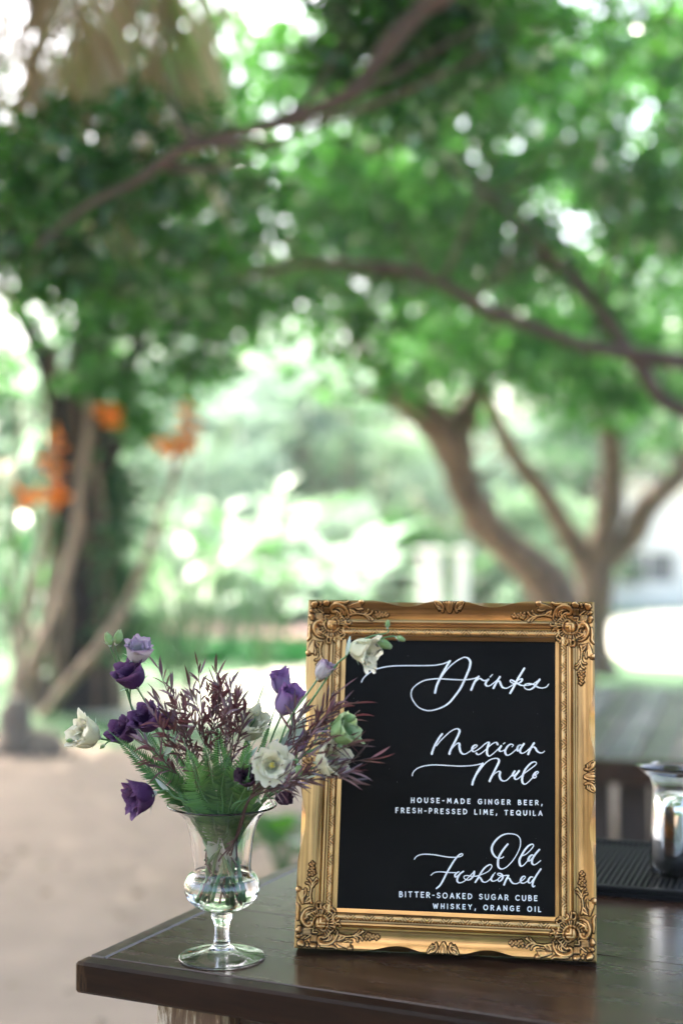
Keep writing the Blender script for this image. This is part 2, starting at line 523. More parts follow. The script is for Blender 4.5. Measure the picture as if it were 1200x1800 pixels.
def crown(c, r, N, n, cr=0.45, gap=0.0, seed=0, nscale=0.5):
    """clump list filling an ellipsoid unevenly; noise leaves gaps where the sky shows"""
    rr = random.Random(seed); out = []
    k = 0
    while len(out) < N and k < N * 40:
        k += 1
        d = Vector((rr.gauss(0, 1), rr.gauss(0, 1), rr.gauss(0, 1))).normalized() * rr.random() ** 0.4
        p = Vector((c[0] + d.x * r[0], c[1] + d.y * r[1], c[2] + d.z * r[2]))
        if noise.noise(p * nscale + Vector((seed * 3.1, 0, 0))) < gap: continue
        q = cr * (0.6 + 0.8 * rr.random())
        out.append((p.x, p.y, p.z, q * 1.2, q * 1.2, q * 0.7, int(n * (0.6 + 0.8 * rr.random()))))
    return out


def limb(name, pts, rad, mat, parent, n=8, k=5):
    c = catmull(pts, k)
    rr = interp(rad, len(c))
    rr = [r * (1 + 0.22 * noise.noise(p * 2.3) + 0.15 * noise.noise(p * 5.1)) for r, p in zip(rr, c)]
    c = [p + Vector((noise.noise(p * 1.7), noise.noise(p * 1.7 + Vector((9, 0, 0))), 0)) * r * 0.5 for p, r in zip(c, rr)]
    b = MB(); b.tube(c, rr, n)
    return b.build(name, mat, parent)


def tree(name, label, base, parts, crowns, L, W, leaf, bark, group=None, leafname='foliage', droop=0.3, trunkname='trunk'):
    o = empty(name, base, label=label, cat='tree', group=group)
    inv = Vector(base)
    first = True
    for pts, rad in parts:
        limb(trunkname if first else 'limb', [Vector(p) - inv for p in pts], rad, bark, o)
        first = False
        if len(base) == 3 and leafname == 'foliage' and L < 0.3:
            rt = random.Random(int(rad[0] * 1000) + len(pts))
            c = catmull([Vector(p) - inv for p in pts], 4)
            for q in range(6):
                k = rt.randrange(len(c) // 2, len(c)); rr_ = 0.12 * rad[-1] + 0.008
                d = Vector((rt.gauss(0, 1), rt.gauss(0, .6), rt.uniform(0.1, 1))).normalized() * rt.uniform(0.4, 1.1)
                limb('twig', [c[k], c[k] + d * 0.5 + Vector((0, 0, -0.06)), c[k] + d], [rr_ + 0.01, rr_ + 0.004, 0.004], bark, o, 5, 3)
    cl = []
    for c in crowns: cl += c
    cl = [(x - inv.x, y - inv.y, z - inv.z, a, b, c, n) for (x, y, z, a, b, c, n) in cl]
    leaves(leafname, cl, L, W, leaf, o, droop)
    return o


# right forked tree
tree('garden_tree', 'gnarled brown tree forking into three limbs right behind the gold frame',
     (3.0, 17.06, 0),
     [([(3.05, 17.06, -0.1), P(1040, 1120, 17), P(1046, 1030, 17), P(1062, 930, 17), P(1078, 840, 17), P(1060, 740, 16.8), P(1000, 640, 16.5)], [0.27, 0.215, 0.21, 0.18, 0.14, 0.10, 0.05]),
      ([P(1044, 1040, 17), P(1012, 965, 17), P(965, 885, 16.9), P(905, 800, 16.8), P(860, 700, 16.6), P(830, 560, 16.5)], [0.16, 0.16, 0.135, 0.11, 0.08, 0.04]),
      ([P(1055, 990, 17), P(1100, 950, 17), P(1150, 875, 17), P(1205, 820, 17.2), P(1290, 740, 17.5), P(1380, 600, 18)], [0.15, 0.15, 0.135, 0.11, 0.08, 0.04])],
     [crown((4.4, 17.5, 5.6), (5.4, 3.2, 3.2), 300, 42, 0.46, -0.25, 1)],
     0.23, 0.11, M['leaf_mid'], M['bark'])
# second leaning tree
tree('garden_tree', 'leaning brown tree whose thick knotted trunk slants up to the left above the frame',
     (2.45, 15.0, 0),
     [([(2.45, 15.0, -0.1), P(975, 1060, 15), P(935, 1005, 15), P(880, 955, 14.8), P(835, 890, 14.6), P(805, 830, 14.5), P(785, 775, 14.4), P(735, 725, 14.3), P(670, 660, 14), P(600, 560, 13.8)],
       [0.27, 0.22, 0.21, 0.19, 0.165, 0.16, 0.21, 0.16, 0.09, 0.05]),
      ([P(790, 790, 14.4), P(815, 740, 14.6), P(850, 660, 14.8), P(870, 560, 15)], [0.16, 0.16, 0.09, 0.04]),
      ([P(735, 728, 14.3), P(690, 700, 14.4), P(640, 690, 14.6)], [0.13, 0.1, 0.04])],
     [crown((1.3, 14.3, 5.2), (3.7, 2.6, 2.3), 165, 42, 0.42, -0.18, 2), crown((2.6, 14.2, 3.4), (1.6, 1.0, 0.7), 26, 50, 0.35, -0.3, 22),
      crown((-0.7, 12.2, 3.9), (2.1, 1.0, 0.9), 62, 44, 0.36, -0.35, 25), crown((2.0, 14.2, 6.7), (2.0, 1.4, 0.8), 50, 44, 0.42, -0.5, 26), crown((-1.5, 14.0, 6.4), (1.1, 1.4, 0.9), 24, 36, 0.42, -0.2, 27)],
     0.20, 0.10, M['leaf_mid'], M['bark'])
# left dark tree
tree('garden_tree', 'dark mossy tree trunk standing left behind the flowers with hanging foliage',
     (-2.47, 13.6, 0),
     [([(-2.5, 13.6, -0.1), P(140, 1180, 13.6), P(150, 1080, 13.6), P(155, 960, 13.5), P(150, 850, 13.5), P(140, 760, 13.5), P(150, 640, 13.4), P(180, 480, 13.3), P(230, 300, 13.2)],
       [0.50, 0.38, 0.33, 0.31, 0.30, 0.28, 0.22, 0.14, 0.08]),
      ([P(150, 850, 13.5), P(200, 780, 13.3), P(215, 690, 13.2), P(260, 560, 13)], [0.15, 0.13, 0.1, 0.05]),
      ([P(145, 800, 13.5), P(105, 720, 13.4), P(60, 600, 13.4), P(0, 480, 13.3)], [0.15, 0.12, 0.09, 0.05])],
     [crown((-2.5, 13.0, 4.7), (2.8, 2.2, 2.1), 135, 52, 0.40, -0.15, 3),
      crown((-1.9, 12.6, 3.3), (0.9, 0.9, 0.9), 16, 80, 0.35, -0.4, 4)],
     0.17, 0.08, M['leaf_mid'], M['bark_dark'])
dk = [o for o in bpy.data.objects if o.get('label', '').startswith('dark mossy tree')][0]
rv = random.Random(12); cl = []
for k in range(46):
    z = rv.uniform(0.2, 3.2); sd_ = rv.choice((-1, 1, 1)) * rv.uniform(0.15, 0.42)
    cl.append((0.05 + sd_ + 0.02 * z, rv.uniform(-0.45, -0.1), z, 0.16, 0.12, 0.2, 16))
leaves('climbing_leaves', cl, 0.2, 0.09, M['leaf_fresh'], dk, 0.4)
for k in range(7):
    x0 = rv.uniform(-0.5, 0.6); pts = [(x0 + rv.uniform(-.25, .25), -0.35 + rv.uniform(-.1, .1), z) for z in (0, 0.9, 1.8, 2.7, 3.6)]
    limb('vine', pts, [0.03, 0.025, 0.03, 0.02, 0.015], M['stalk'] if k % 3 == 0 else M['bark'], dk, 6, 4)
# near tree whose limbs cross the view; its trunk stands right, outside the frame
nt_crowns = [crown((0.36, 6.25, 3.8), (0.36, 0.45, 0.44), 34, 44, 0.17, -0.9, 11),
             crown((0.05, 6.0, 3.85), (0.4, 0.5, 0.22), 12, 50, 0.16, -0.5, 12),
             crown((-1.0, 6.7, 3.25), (0.8, 0.6, 0.5), 30, 36, 0.17, -0.15, 13),
             crown((-1.4, 6.4, 3.05), (0.5, 0.6, 0.55), 28, 34, 0.17, -0.3, 14),
             crown((2.0, 10.6, 4.7), (2.1, 1.1, 1.0), 100, 42, 0.26, -0.2, 15),
             crown((1.0, 10.3, 3.7), (1.8, 0.9, 0.5), 50, 34, 0.22, -0.2, 16),
             ]
tree('shade_tree', 'near tree whose long dark branch crosses the top left of the view',
     (4.6, 9.6, 0),
     [([(4.6, 9.6, -0.1), (4.6, 9.6, 1.5), (4.55, 9.5, 3.2), (4.3, 9.1, 4.6), (3.6, 8.2, 5.6)], [0.34, 0.26, 0.23, 0.2, 0.15]),
      ([(3.7, 8.3, 5.5), (2.2, 6.6, 5.5), P(900, -260, 5.6), P(800, -40, 5.5), P(745, 15, 5.5), P(695, 70, 5.5), P(640, 142, 5.5), P(590, 178, 5.5), P(520, 203, 5.55), P(450, 225, 5.6), P(395, 240, 5.6), P(335, 256, 5.6), P(285, 285, 5.65), P(235, 322, 5.7), P(150, 365, 5.8), P(60, 440, 5.9)],
       [0.13, 0.08, 0.05, 0.042, 0.04, 0.038, 0.035, 0.03, 0.026, 0.024, 0.022, 0.022, 0.022, 0.018, 0.014, 0.008]),
      ([(4.55, 9.5, 2.9), (3.6, 9.3, 2.95), P(1300, 650, 9.2), P(1200, 635, 9), P(1100, 622, 9), P(1005, 602, 9), P(920, 568, 9), P(850, 540, 9), P(795, 508, 9), P(700, 472, 9), P(560, 462, 9.1), P(440, 485, 9.2), P(330, 520, 9.3)],
       [0.13, 0.09, 0.06, 0.052, 0.048, 0.046, 0.042, 0.04, 0.034, 0.028, 0.024, 0.02, 0.01]),
      ([(4.58, 9.6, 2.3), (3.4, 9.9, 2.4), P(1200, 722, 10), P(1130, 650, 10), P(1080, 582, 10), P(1010, 492, 10), P(950, 440, 10), P(880, 362, 10), P(800, 300, 10.1)],
       [0.12, 0.08, 0.06, 0.055, 0.05, 0.045, 0.04, 0.035, 0.02]),
      ([(3.6, 8.2, 5.5), (1.6, 5.6, 6.0), (-0.6, 4.2, 6.0), (-2.4, 3.6, 5.8)], [0.12, 0.09, 0.06, 0.03])],
     nt_crowns, 0.135, 0.055, M['leaf_dark'], M['branch'])
shade = bpy.data.objects['shade_tree']

# unseen clumps added to that crown to keep sun off bar and path
sunblock_cl = []
for c, r, N, sd_ in (((-1.6, 5.2, 6.1), (3.2, 2.8, 0.7), 170, 17), ((2.6, 3.4, 6.2), (2.6, 2.6, 0.8), 80, 18), ((-4.4, 11.2, 8.6), (4.2, 4.6, 0.9), 300, 19), ((-6.0, 5.0, 7.2), (3.0, 4.0, 0.9), 140, 21), ((1.6, 10.6, 8.3), (3.2, 3.8, 0.8), 150, 23), ((0.5, -1.5, 6.4), (4.2, 2.6, 0.9), 120, 24)):
    sunblock_cl += crown(c, r, N, 46, 0.55, -0.9, sd_)
leaves('foliage', [(x - 4.6, y - 9.6, z, a, b_, c_, n) for (x, y, z, a, b_, c_, n) in sunblock_cl], 0.27, 0.15, M['leaf_dark'], shade)

# unseen trees added behind the viewer to darken reflections in gilt and board
for k, (x, y, h) in enumerate(((-4.5, -7.5, 4.6), (0.2, -9.0, 5.0), (4.8, -7.0, 4.4))):
    tree('garden_tree', ('leftmost', 'middle', 'rightmost')[k] + ' of three unseen trees added opposite the bar to darken reflections', (x, y, 0),
         [([(x, y, -0.1), (x + 0.1, y, 1.6), (x, y, 3.4)], [0.2, 0.15, 0.06])],
         [crown((x, y, h * 0.5), (2.7, 1.6, h * 0.47), 90, 60, 0.6, -0.5, 90 + k)], 0.24, 0.12, M['leaf_dark'], M['bark'], 'unseen trees added to darken reflections')

# far garden: bushes and trees, each its own
far = [
    # x, y, height, radius, leaf, label
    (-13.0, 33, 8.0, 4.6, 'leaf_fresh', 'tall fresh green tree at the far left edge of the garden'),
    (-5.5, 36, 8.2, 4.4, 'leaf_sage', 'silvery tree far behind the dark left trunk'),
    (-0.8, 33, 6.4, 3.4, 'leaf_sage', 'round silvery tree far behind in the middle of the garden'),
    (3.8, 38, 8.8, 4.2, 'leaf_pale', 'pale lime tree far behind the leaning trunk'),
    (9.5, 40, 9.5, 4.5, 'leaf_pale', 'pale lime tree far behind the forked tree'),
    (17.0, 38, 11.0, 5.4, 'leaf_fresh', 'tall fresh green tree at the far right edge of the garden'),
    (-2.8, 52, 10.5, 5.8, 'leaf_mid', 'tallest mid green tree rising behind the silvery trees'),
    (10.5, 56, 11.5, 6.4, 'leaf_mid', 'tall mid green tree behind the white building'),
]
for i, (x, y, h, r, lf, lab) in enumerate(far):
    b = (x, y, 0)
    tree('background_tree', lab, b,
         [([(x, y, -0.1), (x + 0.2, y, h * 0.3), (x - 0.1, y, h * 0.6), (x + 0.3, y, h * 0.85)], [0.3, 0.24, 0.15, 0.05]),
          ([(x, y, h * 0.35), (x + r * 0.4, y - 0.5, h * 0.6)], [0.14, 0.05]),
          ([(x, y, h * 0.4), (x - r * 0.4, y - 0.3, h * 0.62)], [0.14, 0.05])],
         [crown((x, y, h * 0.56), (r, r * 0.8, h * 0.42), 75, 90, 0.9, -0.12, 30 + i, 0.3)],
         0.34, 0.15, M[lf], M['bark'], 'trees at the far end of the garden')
bush = [
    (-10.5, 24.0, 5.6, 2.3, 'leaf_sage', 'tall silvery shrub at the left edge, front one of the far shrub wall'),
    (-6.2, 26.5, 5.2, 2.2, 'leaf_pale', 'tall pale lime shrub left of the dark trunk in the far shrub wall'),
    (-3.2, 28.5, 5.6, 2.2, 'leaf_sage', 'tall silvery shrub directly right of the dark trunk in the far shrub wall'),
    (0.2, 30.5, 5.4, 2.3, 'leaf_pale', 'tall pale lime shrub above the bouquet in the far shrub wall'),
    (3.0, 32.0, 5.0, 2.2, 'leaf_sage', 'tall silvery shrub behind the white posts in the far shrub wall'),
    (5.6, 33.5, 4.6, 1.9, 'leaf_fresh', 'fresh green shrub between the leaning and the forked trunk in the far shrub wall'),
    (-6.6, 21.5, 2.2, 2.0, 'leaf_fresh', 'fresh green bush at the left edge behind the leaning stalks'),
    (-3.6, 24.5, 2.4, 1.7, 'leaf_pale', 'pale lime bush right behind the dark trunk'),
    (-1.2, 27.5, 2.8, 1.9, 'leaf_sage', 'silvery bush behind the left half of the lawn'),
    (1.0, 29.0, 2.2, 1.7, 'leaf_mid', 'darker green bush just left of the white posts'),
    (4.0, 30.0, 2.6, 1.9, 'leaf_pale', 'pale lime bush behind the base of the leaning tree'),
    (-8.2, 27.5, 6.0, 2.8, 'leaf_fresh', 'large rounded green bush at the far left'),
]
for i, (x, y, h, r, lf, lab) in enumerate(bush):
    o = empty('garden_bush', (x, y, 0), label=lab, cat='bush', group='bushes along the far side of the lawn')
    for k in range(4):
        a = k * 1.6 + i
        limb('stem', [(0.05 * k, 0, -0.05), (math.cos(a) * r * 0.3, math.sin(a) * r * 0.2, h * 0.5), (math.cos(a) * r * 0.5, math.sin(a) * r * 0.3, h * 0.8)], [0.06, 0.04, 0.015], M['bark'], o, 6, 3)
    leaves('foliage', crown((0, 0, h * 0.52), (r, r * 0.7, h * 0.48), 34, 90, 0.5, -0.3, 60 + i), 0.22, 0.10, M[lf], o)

V, F = [], []
rr = random.Random(77)
for i in range(900):
    x, y = rr.uniform(-6, 5), rr.uniform(3.5, 12); a = rr.uniform(0, 6.3); L = rr.uniform(0.03, 0.08)
    b0 = len(V); d = (math.cos(a) * L, math.sin(a) * L); p = (-d[1] * 0.35, d[0] * 0.35)
    V += [(x, y, 0.006), (x + d[0] * 0.5 + p[0], y + d[1] * 0.5 + p[1], 0.012), (x + d[0], y + d[1], 0.014), (x + d[0] * 0.5 - p[0], y + d[1] * 0.5 - p[1], 0.007)]
    F += [(b0, b0 + 1, b0 + 2), (b0, b0 + 2, b0 + 3)]
M['litter'] = leafmat('fallen leaves', [(0.05, 0.03, 0.015), (0.12, 0.07, 0.03), (0.10, 0.10, 0.03)], 0.7, 0.1, (0.2, 0.12, 0.05))
props(link('fallen_leaves', mesh('fallen_leaves', V, F, False), M['litter']), 'small brown fallen leaves scattered over the sandy path', 'fallen leaves', kind='stuff')

bed = empty('shaded_grass', (-1.0, 19.8, 0), label='low bed of grass green with painted shade between the flowers and the clay strip', cat='plant')  # the strip is grass in shade; its shade is put into the leaf colour
M['vivid'] = leafmat('grass green with painted shade', [(0.008, 0.10, 0.02), (0.012, 0.15, 0.03)], 0.6, 0.1, (0.03, 0.4, 0.05), 0.2)
leaves('foliage', [(x, y, 0.08, 0.45, 0.6, 0.12, 260) for x in np.arange(-2.0, 1.9, 0.45) for y in (-1.2, -0.2, 0.8)], 0.12, 0.06, M['vivid'], bed, -0.2)

# ------------------------------------------------------------------ plants with broad leaves
def blade(L, W, bend, fold=0.25, nseg=7, split=0):
    """one broad leaf along +X, bending down, with a midrib fold"""
    V, F, UV = [], [], []
    for i in range(nseg + 1):
        t = i / nseg
        wv = W * 0.5 * math.sin(math.pi * min(1, 0.06 + t * 0.94)) ** 0.7 * (1 - 0.25 * t)
        a = bend * t
        x = L * (math.sin(a) / bend if bend > 1e-3 else t) ; z = -L * ((1 - math.cos(a)) / bend if bend > 1e-3 else 0)
        for s in (-1, -0.5, 0, 0.5, 1):
            V.append((x, s * wv, z + abs(s) * wv * fold + 0.04 * W * math.sin(9 * t + 3 * s)))
            UV.append((t, s * 0.5 + 0.5))
    for i in range(nseg):
        for k in range(4):
            F.append((i * 5 + k, i * 5 + k + 1, i * 5 + 6 + k, i * 5 + 5 + k))
    return mesh('leaf', V, F, True, UV)


def broad_plant(label, base, n, L, W, mat, h=0.4, seed=0, lean=0.9, name='broadleaf_plant', group=None, spread=math.tau, a0=0.0):
    rr = random.Random(seed)
    o = empty(name, base, label=label, cat='plant', group=group)
    me = blade(L, W, 1.1); me.materials.append(mat)
    me2 = blade(L * 0.85, W * 1.1, 0.7, 0.35); me2.materials.append(mat)
    for i in range(n):
        az = a0 + spread * i / n + rr.uniform(-0.3, 0.3)
        el = rr.uniform(0.35, lean)
        hh = h * rr.uniform(0.5, 1.0)
        root = Vector((0, 0, 0)); tip = Vector((math.cos(az) * hh * 0.35, math.sin(az) * hh * 0.35, hh))
        b = MB(); b.tube(catmull([root, root.lerp(tip, 0.5) + Vector((0, 0, hh * 0.05)), tip], 3), interp([0.012 * L + 0.004, 0.008 * L + 0.003], 7), 5)
        b.build('leaf_stalk', M['stem'], o)
        mt = Matrix.Translation(tip) @ Matrix.Rotation(az, 4, 'Z') @ Matrix.Rotation(-el, 4, 'Y') @ Matrix.Scale(rr.uniform(0.75, 1.1), 4)
        link('leaf', rr.choice((me, me2)), None, o, mt)
    return o


broad_plant('low dark green plant on the ground seen between vase and frame', PZ(497, 1560, 0), 12, 0.34, 0.17, M['leaf_dark'], 0.34, 5)
broad_plant('tall pale broad leaved plant beside the dark trunk', (-1.85, 15.2, 0), 13, 1.15, 0.42, M['leaf_pale'], 1.3, 6, 1.2)
broad_plant('tall pale fan of leaves just right of the dark trunk', (-1.55, 14.4, 0), 15, 1.1, 0.36, M['leaf_sage'], 2.4, 16, 1.2)
broad_plant('arching mid green plant between the dark trunk and the bouquet', (-0.9, 16.6, 0), 14, 1.2, 0.42, M['leaf_fresh'], 1.7, 17, 1.2)
broad_plant('pale plant filling the gap left of the gold frame', (0.1, 20.5, 0), 14, 1.2, 0.42, M['leaf_sage'], 1.5, 18, 1.2)
broad_plant('pale broad leaved plant at the upper left edge', (-4.2, 15.5, 0), 14, 1.5, 0.5, M['leaf_sage'], 3.3, 7, 1.1)
broad_plant('mid green broad leaved plant behind the leaning stalks', (-3.6, 16.8, 0), 12, 1.2, 0.45, M['leaf_fresh'], 1.6, 8, 1.2)
broad_plant('silvery broad leaved plant at the near edge of the lawn bed', (-0.9, 21.5, 0), 13, 1.0, 0.38, M['leaf_sage'], 1.0, 9, 1.2)
broad_plant('tall fresh green plant in front of the silvery tree', (-1.5, 19.5, 0), 12, 1.2, 0.4, M['leaf_pale'], 2.2, 10, 1.2)

# dry palm hanging in at top left
pal = empty('palm_tree', (-3.4, 7.4, 0), label='palm with dry beige fronds hanging in at the top left corner', cat='palm')
limb('trunk', [(0, 0, -0.1), (0.05, 0, 2.5), (0.2, 0.1, 5.4)], [0.2, 0.16, 0.15], M['bark'], pal)
rr = random.Random(4)
for i in range(9):
    ex = 0.7 + 0.24 * i; b = MB()
    top = Vector((0.3, 0.1, 5.3)); 
    end = Vector((ex + rr.uniform(-.1, .1), -0.3 + rr.uniform(-.4, .4), 3.55 + rr.uniform(-.25, .3)))
    mid = Vector((ex * 0.95, (end.y) * 0.6, 5.3 + rr.uniform(-.2, .3)))
    pts = catmull([top, mid, end], 10)
    fo = MB(); fo.tube(pts, interp([0.02, 0.013, 0.006], len(pts)), 5)
    fr = fo.build('frond', M['palm_stalk'], pal)
    lv = MB()
    for j in range(4, len(pts)):
        for s in (-1, 1):
            for q in range(5):
                p = pts[j].lerp(pts[j - 1], q / 5)
                t = (pts[j] - pts[j - 1]).normalized()
                sd_ = Vector((s * 0.5, rr.uniform(-.5, .5), 0))
                d = (sd_ * 1.0 + t * 0.5 + Vector((0, 0, -0.6))).normalized() * rr.uniform(0.5, 0.95)
                wv = Vector((-d.y, d.x, 0)).normalized() * 0.028 if abs(d.x) + abs(d.y) > 0.01 else Vector((0.018, 0, 0))
                lv.add([p, p + d * 0.5 + wv, p + d, p + d * 0.5 - wv], [(0, 1, 2, 3)])
    q = lv.build('leaflets', M['palm_dry'], fr, False); q['kind'] = 'stuff'

# leaning stalks with orange flower heads
def stalk(label, base, pts, rad, heads):
    o = empty('flower_stalk', base, label=label, cat='plant', group='leaning stalks around the dark trunk')
    B = Vector(base)
    limb('stalk', [Vector(p) - B for p in pts], [r * 0.72 for r in rad], M['stalk'], o, 7, 5)
    rh = random.Random(len(label))
    for (p, d, L) in heads:
        d = Vector(d).normalized(); s = d.cross(Vector((0.2, 1, 0.1))).normalized()
        for k in range(9):
            q = Vector(p) - B + d * (L * k / 9)
            sg = 1 if k % 2 else -1
            dirn = (d * rh.uniform(-0.2, 0.7) + s * sg * rh.uniform(0.3, 0.8) + Vector((0, rh.uniform(-.5, .5), -0.2))).normalized()
            b = MB(); ll = 0.16 * rh.uniform(0.6, 1.2)
            pts_ = [q, q + dirn * ll * 0.35, q + dirn * ll * 0.7 + d * ll * 0.05, q + dirn * ll]
            b.tube(pts_, [0.010, 0.026, 0.018, 0.002], 6)
            b.build('bract', M['orange'], o)
        b = MB(); b.tube([Vector(p) - B - d * 0.05, Vector(p) - B + d * L], [0.035, 0.02], 6)
        b.build('flower_spike', M['orange'], o)
    return o


g0 = PZ(75, 1262, 0)
stalk('long leaning stalk with an orange flower head, rightmost by the dark trunk', g0,
      [g0, P(150, 1170, 12.2), P(225, 1060, 12.1), P(280, 920, 12), P(315, 810, 12), P(335, 725, 12)], [0.09, 0.075, 0.06, 0.05, 0.04, 0.03],
      [(P(322, 790, 12), (0.08, 0, 1), 0.42), (P(338, 785, 12), (-1, 0, 0.05), 0.3)])
g1 = PZ(15, 1300, 0)
stalk('leaning stalk with a tall orange flower head at the left edge', g1,
      [g1, P(40, 1130, 11.6), P(70, 980, 11.6), P(88, 880, 11.6), P(100, 760, 11.6)], [0.08, 0.065, 0.055, 0.045, 0.03],
      [(P(92, 880, 11.6), (0.05, 0, 1), 0.62), (P(115, 872, 11.6), (-1, 0, 0.0), 0.36)])
g2 = PZ(20, 1275, 0)
stalk('thick bare leaning stalk crossing in front of the dark trunk', g2,
      [g2, P(70, 1140, 12.2), P(110, 1040, 12.2), P(135, 930, 12.2), P(150, 800, 12.2), P(160, 700, 12.3)], [0.11, 0.09, 0.07, 0.06, 0.05, 0.04],
      [(P(190, 740, 12.2), (0.3, 0, 1), 0.16)])
# mossy stump and stones on the lower left
st = empty('mossy_stump', PZ(25, 1325, 0), label='grey brown stump at the left edge of the path', cat='stump')
b = MB(); b.tube([(0, 0, -0.05), (0.02, 0, 0.12), (0, 0.02, 0.3), (0.03, 0, 0.42)], [0.2, 0.12, 0.13, 0.07], 11)
b.build('stump_body', M['stone'], st)
b = MB(); b.tube([(0.15, -0.05, 0.0), (0.3, -0.1, 0.06), (0.46, -0.12, 0.0)], [0.09, 0.07, 0.02], 7)
b.build('root', M['stone'], st)


def rock(label, loc, r, seed):
    V, F = [], []
    nu, nv = 12, 8
    for j in range(nv + 1):
        ph = math.pi * j / nv
        for i in range(nu):
            th = 2 * math.pi * i / nu
            v = Vector((math.sin(ph) * math.cos(th), math.sin(ph) * math.sin(th) * 0.8, math.cos(ph) * 0.65))
            k = 1 + 0.35 * noise.noise(v * 1.6 + Vector((seed, 0, 0)))
            V.append(v * r * k + Vector((0, 0, r * 0.4)))
    for j in range(nv):
        for i in range(nu):
            F.append((j * nu + i, (j + 1) * nu + i, (j + 1) * nu + (i + 1) % nu, j * nu + (i + 1) % nu))
    o = link('stone', mesh('stone', V, F, True), M['stone'])
    o.location = loc
    props(o, label, 'stone', 'stones at the path edge')


rock('larger brown stone beside the stump', PZ(62, 1318, 0), 0.16, 1)
rock('small stone right of the larger one at the path edge', PZ(92, 1308, 0), 0.09, 2)

# ------------------------------------------------------------------ white building and posts far right
bl = empty('white_building', (10.2, 34.0, 0), label='low white building with a grey window far behind at the right', cat='building')
def wallbox(name, x0, x1, y0, y1, z0, z1, mat, parent=bl, bev=0):
    b = MB(); b.box(x0, x1, y0, y1, z0, z1, None, bev); return b.build(name, mat, parent, False)
# wall facing the garden with a window opening
wx0, wx1, wz0, wz1 = -3.6, -2.2, 0.55, 1.35
wallbox('wall', -4.2, wx0, 0, 0.2, 0, 3.0, M['white_wall'])
wallbox('wall', wx1, 4.5, 0, 0.2, 0, 3.0, M['white_wall'])
wallbox('wall', wx0, wx1, 0.002, 0.198, 0, wz0, M['white_wall'])
wallbox('wall', wx0, wx1, 0.002, 0.198, wz1, 3.0, M['white_wall'])
wallbox('wall', -4.2, -4.0, 0.2, 4, 0, 3.0, M['white_wall'])
wallbox('wall', 4.3, 4.5, 0.2, 4, 0, 3.0, M['white_wall'])
wallbox('roof', -4.5, 4.8, -0.4, 4.3, 3.0, 3.12, M['roof'])
wn = wallbox('window', wx0, wx1, 0.08, 0.12, wz0, wz1, M['window'])
for x0, x1, z0, z1 in ((wx0, wx1, wz0, wz0 + 0.06), (wx0, wx1, wz1 - 0.06, wz1), (wx0, wx0 + 0.06, wz0 + .06, wz1 - .06), (wx1 - 0.06, wx1, wz0 + .06, wz1 - .06), (-2.93, -2.87, wz0 + .06, wz1 - .06)):
    wallbox('window_bar', x0, x1, 0.04, 0.075, z0, z1, M['white_wall'], wn)
for x, lab in ((1.65, 'thicker white post far behind, left of the leaning trunk'), (2.25, 'thinner white post far behind, right one of the pair')):
    r_ = 0.2 if x < 2 else 0.11
    o = empty('white_post', (x, 26.5, 0), label=lab, cat='post', group='white posts beyond the lawn')
    b = MB(); b.box(-r_, r_, -r_, r_, 0, 1.35, None, 0.02); b.build('shaft', M['white_wall'], o, False)
    b = MB(); b.box(-r_ - .05, r_ + .05, -r_ - .05, r_ + .05, 1.352, 1.45, None, 0.02); b.build('cap', M['white_wall'], o, False)

#OBJECTS#
# ------------------------------------------------------------------ second table
PLK = [woodmat('weathered table wood ' + n, tuple(x * k for x in (0.045, 0.042, 0.052)), tuple(x * k for x in (0.085, 0.08, 0.10)), tuple(x * k for x in (0.14, 0.135, 0.16)), 0.30, 5, (12, 1, 12), bmp=0.08) for n, k in (('dark', 0.5), ('middle', 1.2), ('pale', 2.0))]
T2 = Vector((0.55, 5.62, 0)); a2 = R(-16)
tb = empty('plank_table', T2, a2, label='weathered plank table with a shiny top standing behind the gold frame', cat='table')
rr = random.Random(9)
x = 0.0; k = 0
pw = 0.13
for k in range(18):
    b = MB(); b.box(k * (pw + 0.018), k * (pw + 0.018) + pw, 0.065, 2.9, 0.70 + rr.uniform(-.002, .002), 0.75 + rr.uniform(-.003, .003), None, 0.006)
    b.build('plank', PLK[(k * 7 + k // 2) % 3], tb, False)
b = MB(); b.box(-0.02, 2.74, 0, 0.06, 0.665, 0.755, None, 0.006); b.build('front_rail', M['bar'], tb, False)
for x0 in (0.35, 2.0):
    for y0 in (0.25, 2.3):
        b = MB(); b.box(x0, x0 + 0.12, y0, y0 + 0.12, 0, 0.70, None, 0.006); b.build('leg', M['old_frame'], tb, False)
for i in range(5):
    b = MB(); b.box(0.50 + i * 0.135, 0.50 + i * 0.135 + 0.125, 0.30, 0.325, 0.02 + 0.01 * (i % 2), 0.66, None, 0.003); b.build('side_board', M['old_frame'], tb, False)
b = MB(); b.tube([(0.45, 0.28, 0.1), (1.25, 0.28, 0.55)], 0.02, 6); b.build('brace', M['stalk'], tb, False)

# ------------------------------------------------------------------ bar counter
BAR_Z = 1.06
bar_loc = Vector((-0.3423, 1.8359, 0)); bar_rot = R(-25)
bar = empty('bar_counter', bar_loc, bar_rot, label='dark stained wooden bar counter with worn front corner', cat='bar counter')
BL = 2.6
for i, (y0, y1) in enumerate(((0.032, 0.3135), (0.3165, 0.63), (0.633, 0.99))):
    dz = (0, -0.0006, 0.0004)[i]
    b = MB(); b.box(0.0275, BL, y0, y1, BAR_Z - 0.036, BAR_Z + dz, None, 0.0012); b.build('plank', M['bar'], bar, False)
b = MB(); b.box(0.0, 0.026, 0.032, 0.99, BAR_Z - 0.038, BAR_Z - 0.0002, None, 0.003); b.build('end_trim', M['bar_end'], bar, False)
b = MB(); b.box(0.0, BL, 0.0, 0.0305, BAR_Z - 0.040, BAR_Z - 0.0001, None, 0.0035); b.build('front_nosing', M['nosing'], bar, False)
